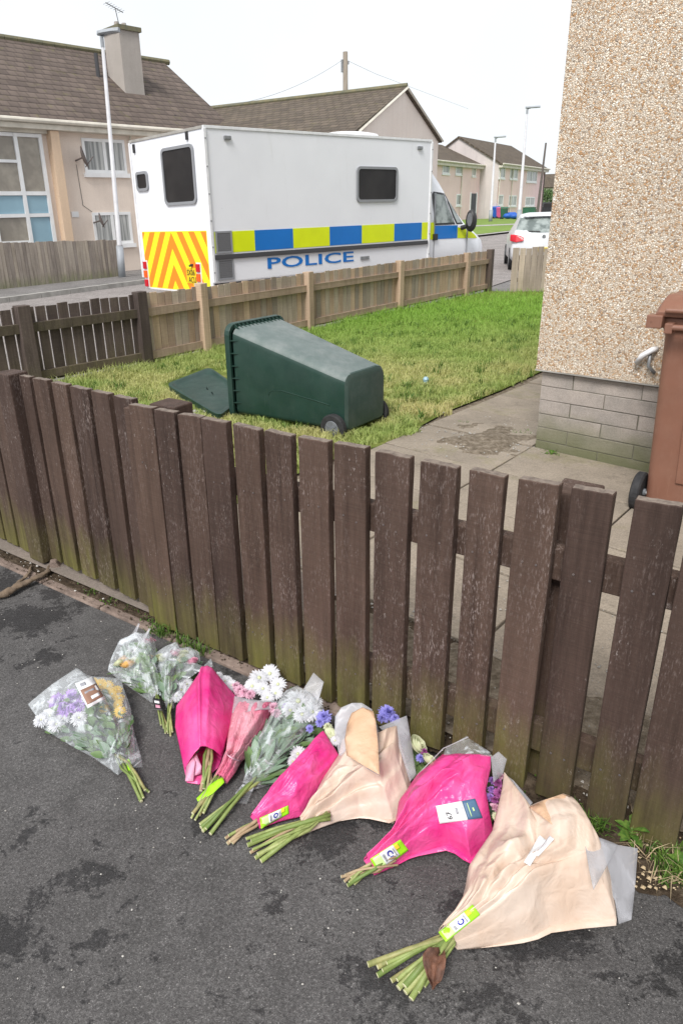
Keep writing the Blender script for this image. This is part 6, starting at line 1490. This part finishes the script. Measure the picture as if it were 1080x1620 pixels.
bv = bvh_of([sh]); sachet(T, [(693, 1475), (747, 1431), (759, 1447), (705, 1490)], bv)
tl_ = drape('torn_label', [(828, 1364), (838, 1370), (863, 1329), (853, 1321)], bv, T, M['paperwhite'], .006, nu=6, nv=8); drape('torn_label', [(846, 1352), (851, 1355), (876, 1327), (869, 1322)], bv, T, M['paperwhite'], .008, nu=4, nv=8)
b = MB(); lp0, lp1 = at(697, 1510, .035), at(681, 1560, .03); dd = (lp1-lp0); sd_ = dd.cross(Z).normalized()
b.grid(lambda u, v: lp0+dd*v+sd_*(u-.5)*(.05+.008*noise.noise((v*14, u*2, 3)))*math.sin(math.pi*(.06+.88*v))**.9+sd_*.006*math.sin(v*4)+Z*(.02*abs(u-.5)*2+.01*math.sin(v*5)+.009*noise.noise((u*5, v*7, 1))), 10, 14); dl = b.build('dead_leaf', M['deadleaf'], T, smooth=True)
dl.modifiers.new('t', 'SOLIDIFY').thickness = .001

# ================================================================= GROUND LITTER, WEEDS, ROOT
pts = [at(-30, 945, .02), at(5, 938, .03), at(30, 925, .035), at(55, 913, .035), at(76, 903, .03), at(80, 893, .02)]
ap_ = arc(pts); P_ = [ap_(i/40) for i in range(41)]; b = MB(); b.tube(P_, [.024*(1-i/60)+.006*noise.noise((i*.35, 0, 0)) for i in range(41)], 14)
q_ = [at(20, 930, .04), at(45, 905, .03), at(52, 893, .02)]; b.tube([arc(q_)(i/12) for i in range(13)], [.012-.0006*i for i in range(13)], 10)
for v in b.v: v += Vector((noise.noise(v*24), noise.noise(v*24+Vector((5, 0, 0))), noise.noise(v*30)))*.012+Vector((noise.noise(v*80), noise.noise(v*80+Vector((5, 0, 0))), noise.noise(v*70)))*.003
for v in b.v: v.z = max(.002, v.z*.8)
tag(b.build('bare_root', M['bark'], smooth=True), 'gnarled brown root lying across the asphalt at the corner post', 'root')
b = MB(); b.box((0, 0, 0), (.05, .05, .05), .012); p_ = at(78, 905, .0); b.v = [v+p_ for v in b.v]; tag(b.build('brick_fragment', M['edging'], bevel=.01), 'small broken pinkish brick fragment by the corner post', 'brick')
def speckstuff(name, label, cat, n, fn, r0, r1, mat):
    b = MB()
    for _ in range(n):
        p = fn(); r = r0+(r1-r0)*random.random()**3; k = len(b.v)
        for q in range(6):
            v = [(1, 0, 0), (-1, 0, 0), (0, 1, 0), (0, -1, 0), (0, 0, .8), (0, 0, -.5)][q]
            b.v.append(p+Vector(v)*r*random.uniform(.6, 1.3)+Z*r*.3)
        for f in ((0, 2, 4), (2, 1, 4), (1, 3, 4), (3, 0, 4), (2, 0, 5), (1, 2, 5), (3, 1, 5), (0, 3, 5)): b.f.append(tuple(k+i for i in f)); b.m.append(0)
    return tag(b.build(name, mat, org=(0, 0, 0)), label, cat, kind='stuff')
def onp():
    while True:
        x, y = random.uniform(-2, 1.3), random.uniform(.6, 3)
        if (Vector((x, y, 0))-E0).dot(en) < -.02: return Vector((x, y, 0))
speckstuff('grit', 'pale grit and crumbs scattered over the dark asphalt', 'grit', 800, onp, .0008, .0038, M['grit'])
def strip(u0, u1, w0, w1): return lambda: (E0+ed*random.uniform(u0, u1)+en*random.uniform(w0, w1))+Z*.015
speckstuff('gravel', 'small stones and crumbs in the soil along the fence foot', 'gravel', 900, strip(-1, 3.2, .03, .35), .0015, .008, M['grit'])
speckstuff('soil_crumbs', 'dark soil crumbs along the edging stones', 'soil', 1500, strip(-1.5, 3.2, .0, .12), .0015, .007, M['soil'])
def gpatch(): a = at(random.gauss(785, 50), random.gauss(695, 14), 0); return Vector((a.x, a.y, .02))
speckstuff('rubble', 'loose gravel in the broken patch of paving by the house corner', 'gravel', 900, gpatch, .003, .011, M['kerb'])
speckstuff('rubble', 'gravel and dirt on the paving behind the fence', 'gravel', 1600, lambda: (lambda p: Vector((p.x, p.y, .022)))(fo+fd*random.uniform(-1, 1.6)+fN*(.15+abs(random.gauss(0, .5)))), .002, .008, M['kerb'])
speckstuff('leaf_litter', 'brown litter and straw in the soil bank at the right', 'leaf litter', 90, lambda: (lambda p: Vector((p.x, p.y, .025)))(at(random.uniform(1000, 1085), random.uniform(1335, 1420))), .002, .008, M['straw'])
b = MB(); b.grid(lambda u, v: (lambda p: (p.x, p.y, .006+.034*max(0, 1-((u-.5)**2+(v-.5)**2)*4)+.022*noise.noise(p*5)+.008*noise.noise(p*20)))(at(690+175*u, 668+62*v)), 50, 40); tag(b.build('dirt_patch', M['gravelsoil'], org=(0, 0, 0), smooth=True), kind='structure')
b = MB(); b.grid(lambda u, v: (lambda p: (p.x, p.y, .010+.022*max(0, 1-((v-.5)*2)**2)*(.6+.9*noise.noise(p*4))+.008*noise.noise(p*20)))(fo+fd*(-1.2+3.4*u)+fN*(.1+.5*v)), 120, 20); tag(b.build('dirt_patch', M['gravelsoil'], org=(0, 0, 0), smooth=True), kind='structure')
# tufts: grass and weeds by the fence foot
def tuft(name, label, ctrs, n, h_, mat, spread, w=.004, lean=1.3, cat='grass'):
    P = [];
    for c in ctrs:
        for _ in range(n): P.append((c.x+random.gauss(0, spread), c.y+random.gauss(0, spread), .01))
    o = blades(name, P, h_, w, mat, lean=lean); return tag(o, label, cat, kind='stuff')
t = NT('verge_weed'); k = t.mix(t.ramp(t.noise(t.coord(), 60, 2), [(.4, 0), (.6, 1)]), (.045, .11, .015), (.12, .2, .035)); M['weed'] = t.fin(k, .6, .3)
tuft('grass_tufts', 'grass tufts along the foot of the timber fence', [at(x, y) for x, y in ((247, 1003), (255, 1008), (262, 1010), (285, 1020), (300, 1026), (312, 1033), (322, 1037), (925, 1312), (940, 1320), (948, 1318), (1065, 1362), (1040, 1372), (1060, 1380), (1078, 1385), (1048, 1392), (1075, 1400), (1030, 1360), (1080, 1375), (905, 1300))], 34, .045, M['weed'], .014)
tuft('moss_and_clover', 'low green weeds in the joint beside the edging stones', [E0+ed*(.2+q*.13)+en*random.uniform(.05, .14) for q in range(20)], 26, .014, M['weed'], .02, .006)
tuft('dry_grass', 'bleached dry grass stalks in the soil at the right', [at(x, y) for x, y in ((1010, 1340), (1015, 1365), (1025, 1380), (1038, 1395), (1060, 1400), (1012, 1350), (1075, 1395))], 10, .06, M['straw'], .012, .0025, 2.0)
tuft('path_weeds', 'small weeds in the cracks of the paving by the house', [at(x, y, 0) for x, y in ((780, 688), (770, 700), (822, 690), (830, 686), (835, 690), (862, 722), (866, 716), (870, 720), (880, 726), (735, 672), (640, 690), (815, 688))], 22, .03, M['weed'], .02)
def weed(px_, py_, n, hh_, label):
    p = at(px_, py_, 0); T = thing('weed', label, 'plant', p); b = MB(p)
    for q in range(n):
        a = q*2.4+random.uniform(-.3, .3); h0 = hh_*random.uniform(.3, 1); d = Vector((math.cos(a), math.sin(a), 0)); st_ = Vector((0, 0, h0*.7)); e_ = d*random.uniform(.03, .05)+Vector((0, 0, h0)); s_ = d.cross(Z)
        n0 = len(b.v); 
        for t_, k in ((0, .1), (.3, .8), (.6, 1), (1, .05)): c = st_.lerp(e_, t_)+Z*.008*math.sin(t_*3.1); b.v += [b.P(c-s_*.011*k), b.P(c+s_*.011*k)]
        for i in range(3): b.f.append((n0+2*i, n0+2*i+1, n0+2*i+3, n0+2*i+2)); b.m.append(0)
    b.build('leaves', M['leaf'] if False else M['weed'], T, smooth=True, fix=False)
    MB(p).tube([(0, 0, 0), (.004, .003, hh_*.9)], .0016, 5).build('stem', M['stem'], T)
weed(995, 1332, 14, .07, 'young leafy weed growing at the frosted end of the largest peach wrap')
weed(1075, 1385, 16, .05, 'broad-leaved weed on the soil bank at the right edge')
weed(870, 722, 10, .04, 'small weed at the foot of the block plinth')
for x, y in ((300, 652),): speckstuff('rubble', 'pale rubble lumps at the lawn edge behind the fence', 'gravel', 60, lambda: (lambda p: Vector((p.x, p.y, .03)))(at(random.gauss(300, 22), random.gauss(655, 4), .02)), .008, .022, M['kerb'])
P_ = []; 
while len(P_) < 5200:
    y = random.triangular(3.6, 14.5, 5); x = random.uniform(-3.4, 7)
    if inside(x, y, lawn) and not inside(x, y, LIDP) and noise.noise((x*2.2, y*2.2, 20)) > .12: 
        for _ in range(9): P_.append((x+random.gauss(0, .02), y+random.gauss(0, .02), .012))
gt = blades('grass_clumps', P_, .085, .008, M['weed'], lean=1.1); tag(gt, 'taller darker tufts standing up in the lawn', 'grass', kind='stuff')
# a scrap of litter on the lawn
p_ = at(673, 606, .04); b = MB(p_); b.loft([[(math.cos(a_)*.03*k, math.sin(a_)*.03*k, z_) for a_ in [i*math.pi/6 for i in range(12)]] for k, z_ in ((.7, 0), (1, .04), (.6, .06))]); tag(b.build('plastic_cup', M['bluepanel']), 'crushed pale cup lying in the lawn', 'litter')
